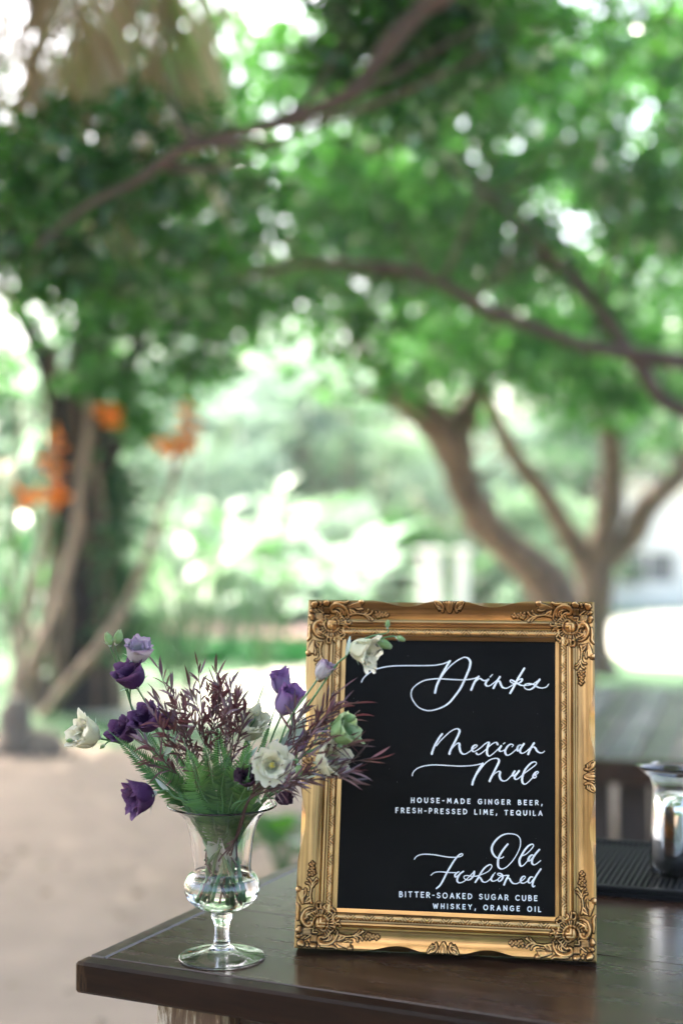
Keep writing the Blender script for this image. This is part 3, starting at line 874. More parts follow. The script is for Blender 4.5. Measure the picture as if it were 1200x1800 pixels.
b = MB(); b.box(0.085, 0.185, 0.06, 0.16, 0.0, BAR_Z - 0.041, None, 0.004); b.build('leg', M['chippy'], bar, False)
b = MB(); b.box(0.085, 0.185, 0.85, 0.95, 0.0, BAR_Z - 0.041, None, 0.004); b.build('leg', M['chippy'], bar, False)
b = MB(); b.box(2.35, 2.45, 0.06, 0.16, 0.0, BAR_Z - 0.041, None, 0.004); b.build('leg', M['chippy'], bar, False)
for i in range(14):
    b = MB(); b.box(0.19 + i * 0.154, 0.19 + i * 0.154 + 0.151, 0.09, 0.11, 0.1, BAR_Z - 0.042, None, 0.002); b.build('front_board', M['bar'], bar, False)

# ------------------------------------------------------------------ bar mat
mat_loc = PZ(1046, 1574, BAR_Z)
matr = R(-19)
mo = empty('bar_mat', (mat_loc.x, mat_loc.y, BAR_Z + 0.0005), matr, label='black ribbed rubber bar mat lying behind the right side of the gold frame', cat='bar mat')
b = MB(); b.box(-0.16, 0.42, 0, 0.34, 0, 0.006); b.build('mat_base', M['rubber'], mo, False)
b = MB()
b.box(-0.16, 0.42, 0, 0.012, 0.0062, 0.016, None, 0.002); b.box(-0.16, 0.42, 0.328, 0.34, 0.0062, 0.016, None, 0.002)
b.box(-0.16, -0.148, 0.0122, 0.3278, 0.0062, 0.016, None, 0.002); b.box(0.408, 0.42, 0.0122, 0.3278, 0.0062, 0.016, None, 0.002)
b.build('rim', M['rubber'], mo, False)
b = MB()
for i in range(60):
    x0 = -0.144 + i * 0.0092
    b.box(x0, x0 + 0.0045, 0.014, 0.326, 0.0062, 0.0125)
o = b.build('ribs', M['rubber'], mo, False); o['kind'] = 'stuff'

# ------------------------------------------------------------------ mixing glass
def lathe(prof, n=48, spout=None):
    V, F = [], []
    for j, (r, z) in enumerate(prof):
        for i in range(n):
            th = 2 * math.pi * i / n
            rr_ = r; zz = z
            if spout: rr_, zz = spout(r, z, th)
            V.append((rr_ * math.cos(th), rr_ * math.sin(th), zz))
    for j in range(len(prof) - 1):
        for i in range(n):
            F.append((j * n + i, j * n + (i + 1) % n, (j + 1) * n + (i + 1) % n, (j + 1) * n + i))
    return V, F


bk = PZ(1185, 1552, BAR_Z); bk.z = BAR_Z + 0.0068 + 0.0065
beak = empty('mixing_jug', bk, label='lipped glass mixing jug with a mirrored lower half on the bar mat', cat='mixing jug')
prof = [(0.0005, 0.0), (0.028, 0.0), (0.034, 0.002), (0.0375, 0.008), (0.0385, 0.018), (0.037, 0.07), (0.0345, 0.125), (0.0335, 0.150), (0.036, 0.165), (0.043, 0.178), (0.0475, 0.184),
        (0.0475, 0.1855), (0.0420, 0.181), (0.0346, 0.166), (0.0323, 0.150), (0.0333, 0.125), (0.0345, 0.07), (0.036, 0.018), (0.033, 0.006), (0.0005, 0.004)]
def sp(r, z, th):
    if z > 0.16:
        d = math.cos(th - math.pi)
        k = max(0, d) ** 8
        return r + 0.012 * k * (z - 0.16) / 0.022, z + 0.002 * k
    return r, z
V, F = lathe(prof, 56, sp)
V = [(x, y, z * 0.92) for x, y, z in V]
me = mesh('glass_body', V, F); link('glass_body', me, M['glass'], beak)
# mirrored sleeve with a zigzag upper edge, standing inside the glass
V, F = [], []
n = 64
for j, z in enumerate((0.008, 0.03, 0.065, 0.098, 0.119)):
    for i in range(n):
        th = 2 * math.pi * i / n
        r = np.interp(z, [0.008, 0.018, 0.07, 0.133], [0.030, 0.0345, 0.033, 0.0305]) * (1 + 0.018 * math.cos(8 * th))
        zz = z
        if j == 4: zz += 0.014 * abs(((i / 8.0) % 1) - 0.5)
        V.append((r * math.cos(th), r * math.sin(th), zz))
for j in range(4):
    for i in range(n):
        F.append((j * n + i, j * n + (i + 1) % n, (j + 1) * n + (i + 1) % n, (j + 1) * n + i))
F.append(tuple(range(n - 1, -1, -1)))
F.append(tuple(range(4 * n, 5 * n)))
link('mirrored_sleeve', mesh('mirrored_sleeve', V, F), M['steel'], beak)

# ------------------------------------------------------------------ gold frame with chalkboard
FWD, FHT = 0.3898, 0.4625
YAW, LEAN = 0.16215, 0.2236
fu = Vector((math.cos(YAW), -math.sin(YAW), 0)); fn = Vector((-math.sin(YAW), -math.cos(YAW), 0))
fv = -fn * math.sin(LEAN) + Vector((0, 0, 1)) * math.cos(LEAN)
fw = fu.cross(fv)      # out of the face, towards the viewer
LIP = 0.024
F0 = Vector((-0.06174, 1.87664, BAR_Z)) - fw * LIP   # lower left corner of the back plane
F0.z = BAR_Z + 0.0006
FM = Matrix(((fu.x, fv.x, fw.x, F0.x), (fu.y, fv.y, fw.y, F0.y), (fu.z, fv.z, fw.z, F0.z), (0, 0, 0, 1)))
frm = bpy.data.objects.new('picture_frame', None); COL.objects.link(frm)
frm.matrix_world = FM
props(frm, 'ornate gold frame holding a black drinks menu board on the bar', 'menu board')

PU = [0, 0.0025, 0.005, 0.009, 0.014, 0.019, 0.0235, 0.0250, 0.0262, 0.0282, 0.0292, 0.0318, 0.0340, 0.0350, 0.0365, 0.0450, 0.0458, 0.0470, 0.0520, 0.0520]
PH = [0.0262, 0.0268, 0.0250, 0.0205, 0.0158, 0.0124, 0.0106, 0.0110, 0.0150, 0.0152, 0.0140, 0.0172, 0.0158, 0.0100, 0.0095, 0.0095, 0.0100, 0.0128, 0.0082, 0.0030]


def hprof(d): return float(np.interp(d, PU[:-1], PH[:-1]))


def bay(t):
    """how far the lip is scooped inwards at t (0..1) along a rail"""
    for a, b_ in ((0.235, 0.455), (0.545, 0.765)):
        if a < t < b_: return 0.0078 * math.sin(math.pi * (t - a) / (b_ - a)) ** 1.5
    return 0.0


def rail(L, n=90):
    """a mitred moulding along +X, outer edge at y=0, inner edge at y=.052"""
    V, F = [], []
    m = len(PU)
    rows = m + 2
    for i in range(n + 1):
        t = i / n
        d = bay(t)
        sec = [(0.0, 0.0), (0.0, min(0.012, hprof(d)))]
        for u, h in zip(PU, PH):
            if u < d: sec.append((d, hprof(d) if d > 0 else h))
            else: sec.append((u, h))
        for (u, h) in sec:
            x = u + t * (L - 2 * u)
            V.append((x, u, h))
    for i in range(n):
        for k in range(rows - 1):
            F.append((i * rows + k, (i + 1) * rows + k, (i + 1) * rows + k + 1, i * rows + k + 1))
    return mesh('frame_rail', V, F, False)


def side_matrix(k):
    # k: 0 bottom, 1 right, 2 top, 3 left
    return [Matrix.Identity(4),
            Matrix.Translation((FWD, 0, 0)) @ Matrix.Rotation(math.pi / 2, 4, 'Z'),
            Matrix.Translation((FWD, FHT, 0)) @ Matrix.Rotation(math.pi, 4, 'Z'),
            Matrix.Translation((0, FHT, 0)) @ Matrix.Rotation(-math.pi / 2, 4, 'Z')][k]


mr_h = rail(FWD); mr_v = rail(FHT)
for me in (mr_h, mr_v):
    me.materials.append(M['gold_h'])
    me.polygons.foreach_set('use_smooth', [True] * len(me.polygons))
    me.set_sharp_from_angle(angle=R(28))
for k in range(4):
    link('frame_rail', (mr_h, mr_v)[k % 2], None, frm, side_matrix(k))


# carved rope band
def rope(L, x0, x1):
    nx = int((x1 - x0) / 0.0008); ny = 9
    V, F, A = [], [], []
    per = 0.0252
    for i in range(nx + 1):
        x = x0 + (x1 - x0) * i / nx
        for j in range(ny + 1):
            s = j / ny * 2 - 1
            base = math.sqrt(max(0, 1 - s * s))
            p = ((x - x0) / per) % 1
            q = abs(p - 0.5) * 2
            r1 = 0.5 + 0.5 * math.cos(2 * math.pi * (3.2 * q + 0.8 * s))
            sc = 1.0 if q < 0.42 and s > -0.35 + 2.2 * q * q else 0
            rel = max(r1 if not sc else 0, 0.85 * sc)
            hgt = base * 0.0032 * (0.62 + 0.5 * rel) + 0.0001
            V.append((x, 0.0408 + s * 0.0040, 0.0095 + hgt)); A.append(0.15 + 0.85 * rel * (0.35 + 0.65 * base))
    for i in range(nx):
        for j in range(ny):
            F.append((i * (ny + 1) + j, (i + 1) * (ny + 1) + j, (i + 1) * (ny + 1) + j + 1, i * (ny + 1) + j + 1))
    me = mesh('rope_moulding', V, F)
    at = me.attributes.new('rubbed', 'FLOAT', 'POINT'); at.data.foreach_set('value', A)
    me.materials.append(M['orn'])
    return me


for k in range(4):
    L = (FWD, FHT)[k % 2]
    link('rope_moulding', rope(L, 0.046, L - 0.046), None, frm, side_matrix(k))


# carved ornaments as relief: strokes (x, y, radius) raised over the moulding
def relief(name, strokes, X0, X1, Y0, Y1, base, step=0.0007, margin=0.0016, plate=0.0009):
    xs = np.arange(X0, X1, step); ys = np.arange(Y0, Y1, step)
    GX, GY = np.meshgrid(xs, ys, indexing='ij')
    H = np.full(GX.shape, -1.0); near = np.full(GX.shape, 9.0)
    for pts, rad, hh in strokes:
        c = catmull(pts, 5) if len(pts) > 2 else [Vector((*p[:2], 0)) for p in pts]
        rads = interp(rad, len(c)) if hasattr(rad, '__len__') else [rad] * len(c)
        if len(c) == 1: c = c * 2; rads = rads * 2
        ax = [p.x for p in c]; ay = [p.y for p in c]; rm = max(rads) + margin
        i0 = max(0, int((min(ax) - rm - X0) / step)); i1 = min(len(xs), int((max(ax) + rm - X0) / step) + 2)
        j0 = max(0, int((min(ay) - rm - Y0) / step)); j1 = min(len(ys), int((max(ay) + rm - Y0) / step) + 2)
        if i1 <= i0 or j1 <= j0: continue
        gx = GX[i0:i1, j0:j1]; gy = GY[i0:i1, j0:j1]
        for a in range(len(c) - 1):
            dx = c[a + 1].x - c[a].x; dy = c[a + 1].y - c[a].y
            l2 = dx * dx + dy * dy + 1e-12
            t = np.clip(((gx - c[a].x) * dx + (gy - c[a].y) * dy) / l2, 0, 1)
            d = np.hypot(gx - c[a].x - t * dx, gy - c[a].y - t * dy)
            r = rads[a] + (rads[a + 1] - rads[a]) * t
            h = np.sqrt(np.clip(1 - (d / r) ** 2, 0, 1)) * np.minimum(r * hh * 1.5, 0.0042)
            H[i0:i1, j0:j1] = np.maximum(H[i0:i1, j0:j1], np.where(d < r, h, -1))
            near[i0:i1, j0:j1] = np.minimum(near[i0:i1, j0:j1], d - r)
    keep = near < margin
    hmax = 0.0015
    V, A = [], []
    idx = -np.ones(GX.shape, int)
    for i, j in zip(*np.nonzero(keep)):
        idx[i, j] = len(V)
        rel = max(0.0, H[i, j])
        edge = min(1, (margin - near[i, j]) / (margin * 0.6))
        V.append((GX[i, j], GY[i, j], base(GX[i, j], GY[i, j]) + plate * edge + rel + 0.0001))
        A.append(min(1.0, (rel / hmax) ** 1.6))
    F = []
    a = idx[:-1, :-1]; b_ = idx[1:, :-1]; c_ = idx[1:, 1:]; d_ = idx[:-1, 1:]
    ok = (a >= 0) & (b_ >= 0) & (c_ >= 0) & (d_ >= 0)
    F = np.stack([a[ok], b_[ok], c_[ok], d_[ok]], 1).tolist()
    me = mesh(name, V, F)
    at = me.attributes.new('rubbed', 'FLOAT', 'POINT'); at.data.foreach_set('value', A)
    me.materials.append(M['orn'])
    return me


S = 0.0001059


def q3(pts): return [((1140 - x) * S, (y - 75) * S) for x, y in pts]


strokes = []
def st_(pts, r, h=1.0): strokes.append((q3(pts), [v * S for v in r] if hasattr(r, '__len__') else r * S, h))


# boss, its ring and the fan of rays
st_([(838, 378)], [74], 0.45)
cx, cy_ = 840, 375
st_([(cx + 98 * math.cos(a), cy_ + 98 * math.sin(a)) for a in [R(x) for x in range(-35, 250, 20)]] + [(835, 300), (865, 318), (850, 335)], [9, 12, 13, 13, 12, 12, 10], 1.4)
st_([(885, 355), (905, 350)], 13, 1.4)
for i in range(17):
    a = R(35 + i * 13)
    r0, r1 = 112, 158 + 12 * math.cos(i * 2.1)
    st_([(cx + r0 * math.cos(a), cy_ + r0 * math.sin(a)), (cx + r1 * math.cos(a), cy_ + r1 * math.sin(a))], [5, 10], 1.2)
st_([(cx + (172 + 10 * math.cos(i * 1.6)) * math.cos(R(30 + i * 14)), cy_ + (172 + 10 * math.cos(i * 1.6)) * math.sin(R(30 + i * 14))) for i in range(17)], 8, 1.2)
# upper C scroll
st_([(800, 218), (835, 215), (850, 180), (815, 145), (745, 135), (670, 165), (632, 230), (622, 285)], [12, 14, 20, 24, 22, 18, 14, 8], 1.1)
st_([(800, 215)], [19], 1.2)
for p in ([(760, 240), (720, 220), (740, 180), (790, 172)], [(720, 255), (690, 235), (700, 195), (735, 170)], [(680, 260), (660, 230), (675, 195)]):
    st_(p, [4, 9, 8, 4], 1.3)
# right C scroll
st_([(985, 385), (955, 380), (955, 350), (1000, 335), (1045, 380), (1058, 450), (1030, 520), (985, 550), (940, 555)], [14, 14, 16, 22, 24, 22, 18, 14, 8], 1.1)
st_([(985, 380)], [20], 1.2)
for p in ([(985, 430), (1010, 440), (1000, 480), (960, 500)], [(975, 515), (1010, 500), (1030, 450)], [(1010, 420), (1030, 430), (1030, 400)]):
    st_(p, [4, 9, 8, 4], 1.3)
# little scrolls round the inner corner
st_([(640, 290), (655, 340), (635, 375), (600, 375), (592, 350)], [6, 12, 13, 12, 12], 1.2)
st_([(620, 420), (650, 402), (685, 420), (690, 470), (665, 500)], [12, 13, 14, 13, 12], 1.2)
st_([(665, 530), (690, 550), (725, 545)], [13, 12, 10], 1.2)
st_([(710, 575), (730, 545), (775, 540), (803, 570), (790, 598)], [12, 13, 14, 13, 12], 1.2)
st_([(845, 600), (840, 565), (870, 550), (900, 575), (885, 620), (850, 625)], [11, 13, 13, 13, 14, 15], 1.2)
# hatching near the outer corner
st_([(885, 262), (935, 262), (935, 305), (1030, 305)], 8, 1.3)
for i in range(4): st_([(965, 245 + i * 17 - 8), (1040, 248 + i * 17 - 8)], 6, 1.2)
for i in range(5): st_([(880 + i * 15, 165), (882 + i * 15, 225)], 6, 1.2)
for i in range(3): st_([(955 + i * 14, 215 - i * 12 + 18), (1005 + i * 8, 175 - i * 4 + 18)], 7, 1.2)
st_([(905, 260)], [10], 1.2)
# lobes on the outer edge
for x, y, r in ((895, 108, 34), (925, 120, 22), (1065, 135, 36), (1040, 118, 24), (1092, 288, 32), (1085, 318, 22), (975, 112, 18), (985, 140, 12), (1092, 215, 22), (1060, 225, 12)):
    st_([(x, y)], [r], 0.8)
# arms: inner flow, leaf sprays and grapes (one along the top, one mirrored down the side)
def arm(f):
    st_(f([(610, 85), (650, 110), (720, 105), (800, 110)]), [10, 16, 14, 10], 1.1)
    st_(f([(440, 98)]), [34], 0.8)
    for k in range(4): st_(f([(450, 105 + k * 17), (520, 118 + k * 13), (610, 150 + k * 4)]), [9, 7, 5], 1.3)
    st_(f([(560, 245), (590, 215), (600, 185)]), [8, 14, 8], 1.2)
    st_(f([(520, 235), (545, 210), (580, 190)]), [8, 12, 6], 1.2)
    st_(f([(600, 250), (520, 235), (440, 242), (360, 262), (300, 300)]), [12, 10, 9, 8, 10], 1.1)
    st_(f([(435, 180), (480, 185), (530, 170)]), [12, 9, 5], 1.2)
    st_(f([(360, 190), (375, 220), (420, 240)]), [12, 10, 6], 1.2)
    st_(f([(305, 205), (330, 235), (390, 252)]), [11, 9, 6], 1.2)
    st_(f([(345, 312), (365, 285), (410, 258)]), [11, 9, 6], 1.2)
    st_(f([(310, 318), (325, 290), (350, 268)]), [9, 8, 6], 1.2)
    for x, y in ((260, 215), (235, 240), (262, 250), (240, 275), (212, 215), (200, 245), (215, 268), (178, 232), (172, 262), (148, 245), (132, 222), (125, 262), (105, 245)):
        st_(f([(x, y)]), [14.5], 1.2)


arm(lambda p: p)
arm(lambda p: [(1140 - (y - 75), 75 + (1140 - x)) for x, y in p])
LIM = 1085 * S
corner_mesh = relief('corner_ornament', strokes, 0.0, LIM, 0.0, LIM, lambda x, y: hprof(min(x, y)) if min(x, y) < 0.0519 else 0.0082, 0.00062)
for k, (sx, sy, tx, ty) in enumerate(((1, 1, 0, 0), (-1, 1, FWD, 0), (-1, -1, FWD, FHT), (1, -1, 0, FHT))):
    me = corner_mesh
    if sx * sy < 0:
        me = corner_mesh.copy(); me.flip_normals()
    link('corner_ornament', me, None, frm, Matrix.Translation((tx, ty, 0)) @ Matrix.Diagonal((sx, sy, 1, 1)))

# middle ornaments: a shell bud between two leaf scrolls
cs = []
def c_(pts, r, h=1.1):
    for s in (1, -1):
        cs.append(([((x - 565) * s * 0.0000642 * 1.0, (y - 120) * 0.0000642) for x, y in pts], [v * 0.0000642 for v in r] if hasattr(r, '__len__') else r * 0.0000642, h))
c_([(565, 165), (565, 250), (565, 310)], [40, 48, 22], 0.7)
c_([(630, 150), (625, 250), (590, 330), (565, 345)], [18, 18, 16, 12], 1.2)
c_([(850, 130), (760, 170), (700, 250), (715, 320)], [24, 28, 24, 26], 1.0)
c_([(820, 175), (790, 200), (755, 210)], [14, 16, 10], 1.3)
c_([(840, 215), (800, 240), (750, 250)], [12, 16, 10], 1.3)
c_([(800, 275), (770, 280), (735, 290)], [12, 14, 10], 1.3)
c_([(880, 150), (860, 190), (835, 240), (790, 310)], [10, 14, 12, 8], 1.3)
c_([(690, 150), (665, 200), (660, 260)], [14, 12, 8], 1.2)
mid = relief('centre_ornament', cs, -0.026, 0.026, 0.0, 0.018, lambda x, y: hprof(y), 0.0006, 0.0014)
for k in range(4):
    L = (FWD, FHT)[k % 2]
    link('centre_ornament', mid, None, frm, side_matrix(k) @ Matrix.Translation((L / 2, 0, 0)))

# board and back strut
BX0, BX1, BY0, BY1 = 0.050, FWD - 0.050, 0.050, FHT - 0.050
b = MB(); b.box(BX0, BX1, BY0, BY1, 0.0015, 0.0055); b.build('chalkboard', M['chalk'], frm, False)
b = MB(); b.box(0.04, FWD - 0.04, 0.04, FHT - 0.04, -0.003, 0.0012); b.build('backing_board', M['old_frame'], frm, False)
# easel strut that holds the frame up from behind: reaches the bar top
hx, hy = FWD / 2, FHT * 0.62
top_w = FM @ Vector((hx, hy, -0.004))
foot_w = top_w + Vector((-fn.x, -fn.y, 0)) * 0.13; foot_w.z = BAR_Z + 0.004
inv = FM.inverted()
b = MB(); tt = inv @ top_w; ft = inv @ foot_w
wv = Vector((0.02, 0, 0)); th = (Vector((0, 1, 0)).cross(ft - tt)).normalized(); dn = Vector((0, 0, 1)) * 0.0015
b.add([tt - wv + dn, tt + wv + dn, ft + wv * 1.6 + dn, ft - wv * 1.6 + dn, tt - wv - dn, tt + wv - dn, ft + wv * 1.6 - dn, ft - wv * 1.6 - dn],
      [(0, 1, 2, 3), (7, 6, 5, 4), (0, 4, 5, 1), (1, 5, 6, 2), (2, 6, 7, 3), (3, 7, 4, 0)])
b.build('easel_strut', M['old_frame'], frm, False)

# ------------------------------------------------------------------ lettering (paint on the board)
# the tracing sheet is turned into board coordinates by intersecting with the board's face
inv3 = inv.to_3x3()
e_l = inv @ EYE
def on_board(px, py):
    d = inv3 @ (FW + RT * ((px - 600) / 2500) + UP * ((900 - py) / 2500))
    t = (0.00565 - e_l.z) / d.z
    p = e_l + d * t
    return p.x, p.y


def ribbon(b, pts, w0, w1, k=7, pressure=True, z=0.0):
    """a painted stroke of changing width with round ends; pts in sheet units"""
    c = catmull([(x, y) for x, y in pts], k)
    n = len(c)
    ws = []
    for i in range(n):
        d = c[min(i + 1, n - 1)] - c[max(i - 1, 0)]
        l = max(d.length, 1e-6)
        dn_ = max(0.0, d.y / l) if pressure else 1
        ws.append(w0 + (w1 - w0) * dn_ ** 1.2)
    ws = [sum(ws[max(0, i - 3):i + 4]) / len(ws[max(0, i - 3):i + 4]) for i in range(n)]
    V, F = [], []
    def addp(x, y):
        u, v = on_board(x, y); V.append((u, v, 0.0056 + z))
    for i in range(n):
        d = c[min(i + 1, n - 1)] - c[max(i - 1, 0)]
        d.normalize(); nx, ny = -d.y, d.x
        addp(c[i].x + nx * ws[i] / 2, c[i].y + ny * ws[i] / 2)
        addp(c[i].x - nx * ws[i] / 2, c[i].y - ny * ws[i] / 2)
    for i in range(n - 1): F.append((2 * i, 2 * i + 1, 2 * i + 3, 2 * i + 2))
    for (i, sg) in ((0, -1), (n - 1, 1)):
        d = (c[min(i + 1, n - 1)] - c[max(i - 1, 0)]).normalized() * sg
        base = len(V); nx, ny = -d.y, d.x
        for a in range(7):
            an = math.pi * a / 6 - math.pi / 2
            addp(c[i].x + (d.x * math.cos(an) + nx * math.sin(an)) * ws[i] / 2, c[i].y + (d.y * math.cos(an) + ny * math.sin(an)) * ws[i] / 2)
        F.append(tuple(range(base, base + 7)))
    b.add(V, F)


def word(label, strokes, w0=1.75, w1=3.9):
    b = MB()
    for k, (ox, oy, s, pts) in enumerate(strokes):
        ribbon(b, [(ox + x / s, oy + y / s) for x, y in pts], w0, w1, z=0.00004 * k)
    o = b.build('lettering', M['paint'], frm, False); o['label'] = label


A = (620, 1145, 6.0); B_ = (800, 1145, 6.667); C = (750, 1270, 10.91); D = (850, 1270, 10.91); E_ = (710, 1325, 8.571); F_ = (820, 1325, 8.571)
G = (850, 1455, 10.91); H_ = (720, 1490, 10.0); I_ = (830, 1500, 9.23)
def cv(src, dst, pts): return [((src[0] + x / src[2] - dst[0]) * dst[2], (src[1] + y / src[2] - dst[1]) * dst[2]) for x, y in pts]

word('white script word Drinks', [
    (*A, [(90, 325), (110, 285), (160, 235), (240, 190), (350, 162), (460, 152), (600, 150), (720, 150), (850, 147), (930, 135), (985, 118), (1022, 102)]),
    (*A, [(1022, 102), (985, 160), (945, 230), (905, 310), (880, 370), (865, 435)]),
    (*A, [(885, 365), (930, 275), (1000, 180), (1080, 110), (1150, 70)] + cv(B_, A, [(111, 69), (152, 84), (174, 125), (165, 190), (140, 255), (110, 325), (60, 430), (0, 515)]) +
     [(1010, 545), (920, 598), (800, 625), (700, 595), (640, 530), (614, 465), (625, 400), (680, 345), (760, 305), (860, 290), (940, 290), (1060, 297)] + cv(B_, A, [(90, 334), (160, 328), (225, 316), (272, 295)])),
    (*B_, [(272, 295), (238, 335), (210, 390), (185, 450)]),
    (*B_, [(215, 385), (245, 345), (285, 318), (320, 338), (350, 343), (388, 325), (362, 355), (352, 385), (368, 405), (400, 403), (450, 368), (500, 325), (522, 300)]),
    (*B_, [(405, 300), (432, 272)]),
    (*B_, [(520, 300), (490, 345), (465, 390), (445, 430)]),
    (*B_, [(465, 395), (490, 360), (515, 350), (528, 380), (550, 420), (590, 432), (630, 418), (690, 378), (745, 330), (780, 325), (765, 358), (720, 378), (670, 372), (640, 352), (650, 335), (685, 350), (720, 372), (770, 398), (830, 398), (900, 385), (950, 355), (985, 328)]),
    (*B_, [(805, 200), (765, 265), (715, 350), (675, 430), (640, 490)]),
    (*B_, [(985, 330), (950, 378), (915, 422), (870, 448), (825, 440), (802, 412), (820, 385), (870, 378), (920, 392), (970, 422), (1020, 430), (1065, 415), (1090, 385)]),
])
word('white script word Mexican', [
    (*C, [(290, 220), (230, 300), (160, 420), (110, 540), (92, 602)]),
    (*C, [(180, 450), (250, 360), (340, 270), (440, 180), (530, 130), (590, 122), (622, 155), (610, 215), (560, 320), (490, 450), (440, 555), (430, 602)]),
    (*C, [(470, 510), (530, 440), (590, 397), (620, 405), (622, 470), (640, 550), (680, 600), (730, 605), (790, 575), (860, 525), (920, 485), (960, 450), (950, 432), (910, 437), (870, 480), (865, 530), (890, 558), (940, 543), (1020, 490), (1100, 420), (1160, 380)] +
     cv(D, C, [(98, 390), (80, 440), (60, 520), (58, 590), (78, 632), (110, 643), (160, 610), (230, 550), (280, 500), (330, 450)])),
    (*C, [(945, 590), (970, 613), (1010, 608), (1080, 560), (1150, 500)] + cv(D, C, [(120, 440), (190, 392), (240, 385), (262, 420)])),
    (*D, [(330, 450), (293, 515), (305, 550), (350, 548), (400, 522), (430, 490)]),
    (*D, [(370, 412), (400, 390)]),
    (*D, [(540, 465), (562, 432), (520, 415), (470, 440), (430, 490), (405, 550), (420, 610), (460, 628), (520, 600), (580, 550), (635, 500), (675, 435), (712, 432), (670, 440), (640, 490), (645, 545), (690, 515), (765, 410)]),
    (*D, [(765, 410), (722, 470), (692, 530), (702, 578), (742, 590), (800, 562), (860, 512), (910, 460)]),
    (*D, [(960, 395), (910, 470), (870, 550), (847, 608)]),
    (*D, [(872, 548), (910, 492), (955, 470), (985, 492), (1012, 540), (1060, 578), (1120, 580), (1160, 550)]),
])
word('white script word Mule', [
    (*E_, [(122, 330), (130, 290), (170, 240), (230, 205), (320, 180), (430, 168), (540, 170), (680, 178), (820, 185), (960, 182), (1080, 168), (1180, 145)]),
    (*F_, [(240, 145), (190, 220), (130, 330), (95, 410), (82, 463)]),
    (*F_, [(150, 310), (200, 240), (270, 150), (350, 90), (430, 68), (475, 82), (480, 125), (440, 210), (390, 310), (350, 390), (342, 413)]),
    (*F_, [(375, 345), (430, 290), (480, 264), (500, 282), (492, 330), (510, 385), (550, 410), (600, 398), (650, 350), (690, 308), (720, 262)]),
    (*F_, [(720, 262), (695, 300), (688, 325), (700, 332), (735, 305), (785, 258)]),
    (*F_, [(785, 258), (738, 320), (717, 358), (735, 385), (775, 372), (850, 308), (940, 240), (1030, 170), (1045, 135), (1015, 121), (960, 145), (890, 220), (850, 300), (830, 380), (840, 438), (875, 458), (920, 430), (980, 370), (1010, 325), (1060, 300), (1075, 275), (1055, 268), (1020, 295), (997, 338), (1007, 363), (1035, 358), (1045, 332), (1025, 328)]),
])
word('white script word Old', [
    (*G, [(455, 315), (400, 380), (330, 480), (280, 580), (267, 680), (277, 750), (320, 788), (380, 783), (460, 730), (560, 620), (640, 490), (690, 370), (700, 260), (680, 190), (620, 137), (530, 117), (430, 118), (320, 160), (220, 250), (160, 350), (150, 430), (180, 510), (240, 572), (310, 583), (355, 575), (375, 555)]),
    (*G, [(725, 540), (800, 510), (880, 440), (943, 362), (945, 327), (915, 315), (850, 350), (780, 430), (720, 530), (680, 620), (687, 700), (715, 738), (770, 708), (830, 640), (870, 600)]),
    (*G, [(945, 530), (920, 520), (880, 550), (850, 602), (858, 638), (895, 618), (960, 535), (1060, 420)]),
    (*G, [(1060, 420), (990, 500), (928, 600), (920, 675), (955, 710), (1010, 690), (1085, 630)]),
])
word('white script word Fashioned', [
    (*H_, [(78, 205), (110, 160), (170, 128), (250, 115), (350, 118), (460, 130), (570, 150), (670, 165), (760, 170), (850, 165), (912, 145), (928, 117), (900, 108), (850, 140), (790, 210), (720, 320), (650, 440), (590, 560), (530, 660), (465, 718)]),
    (*H_, [(370, 485), (410, 450), (460, 430), (550, 425), (660, 435), (800, 440)]),
    (*H_, [(860, 425), (828, 440), (792, 480), (802, 518), (845, 488), (940, 417)]),
    (*H_, [(940, 417), (882, 460), (838, 530), (832, 588), (870, 618), (930, 603), (980, 570), (1040, 510), (1130, 420)]),
    (*H_, [(1130, 420), (1118, 490), (1060, 558), (1000, 568), (952, 538), (955, 500), (1005, 490), (1060, 500)] + cv(I_, H_, [(30, 372), (70, 368), (130, 348), (205, 320), (270, 280), (310, 222), (305, 190), (270, 186), (200, 232), (140, 310), (90, 400), (45, 468)])),
    (*I_, [(90, 410), (120, 392), (140, 420), (165, 458), (210, 468), (260, 440), (310, 390), (335, 350)]),
    (*I_, [(335, 350), (302, 408), (312, 445), (350, 450), (405, 425), (440, 390), (490, 367), (550, 357), (582, 360)]),
    (*I_, [(345, 335), (366, 314)]),
    (*I_, [(480, 370), (440, 360), (407, 345), (412, 325), (450, 326), (480, 350), (490, 390), (470, 430), (432, 455), (412, 432), (435, 395)]),
    (*I_, [(582, 362), (545, 425), (510, 510)]),
    (*I_, [(530, 460), (570, 405), (598, 410), (620, 450), (660, 488), (720, 490), (780, 455), (830, 420), (855, 387), (835, 370), (800, 390), (777, 440), (792, 478), (840, 480), (900, 442)]),
    (*I_, [(975, 385), (940, 385), (907, 430), (907, 472), (940, 478), (985, 420), (1105, 255)]),
    (*I_, [(1105, 255), (1040, 350), (990, 440), (970, 510), (985, 543), (1010, 528)]),
], 1.7, 3.4)

sp_ = MB(); rs = random.Random(5)
for k in range(34):
    x, y, r = rs.uniform(BX0 + .01, BX1 - .01), rs.uniform(BY0 + .01, BY1 - .01), rs.choice((0.00018, 0.00025, 0.0004))
    sp_.add([(x + r * math.cos(a), y + r * math.sin(a) * 0.8, 0.0059) for a in (0, 1.05, 2.1, 3.14, 4.2, 5.2)], [(0, 1, 2, 3, 4, 5)])
o = sp_.build('dust_specks', simple('pale dust', (0.25, 0.25, 0.25), 0.9, bmp=0), frm, False); o['kind'] = 'stuff'

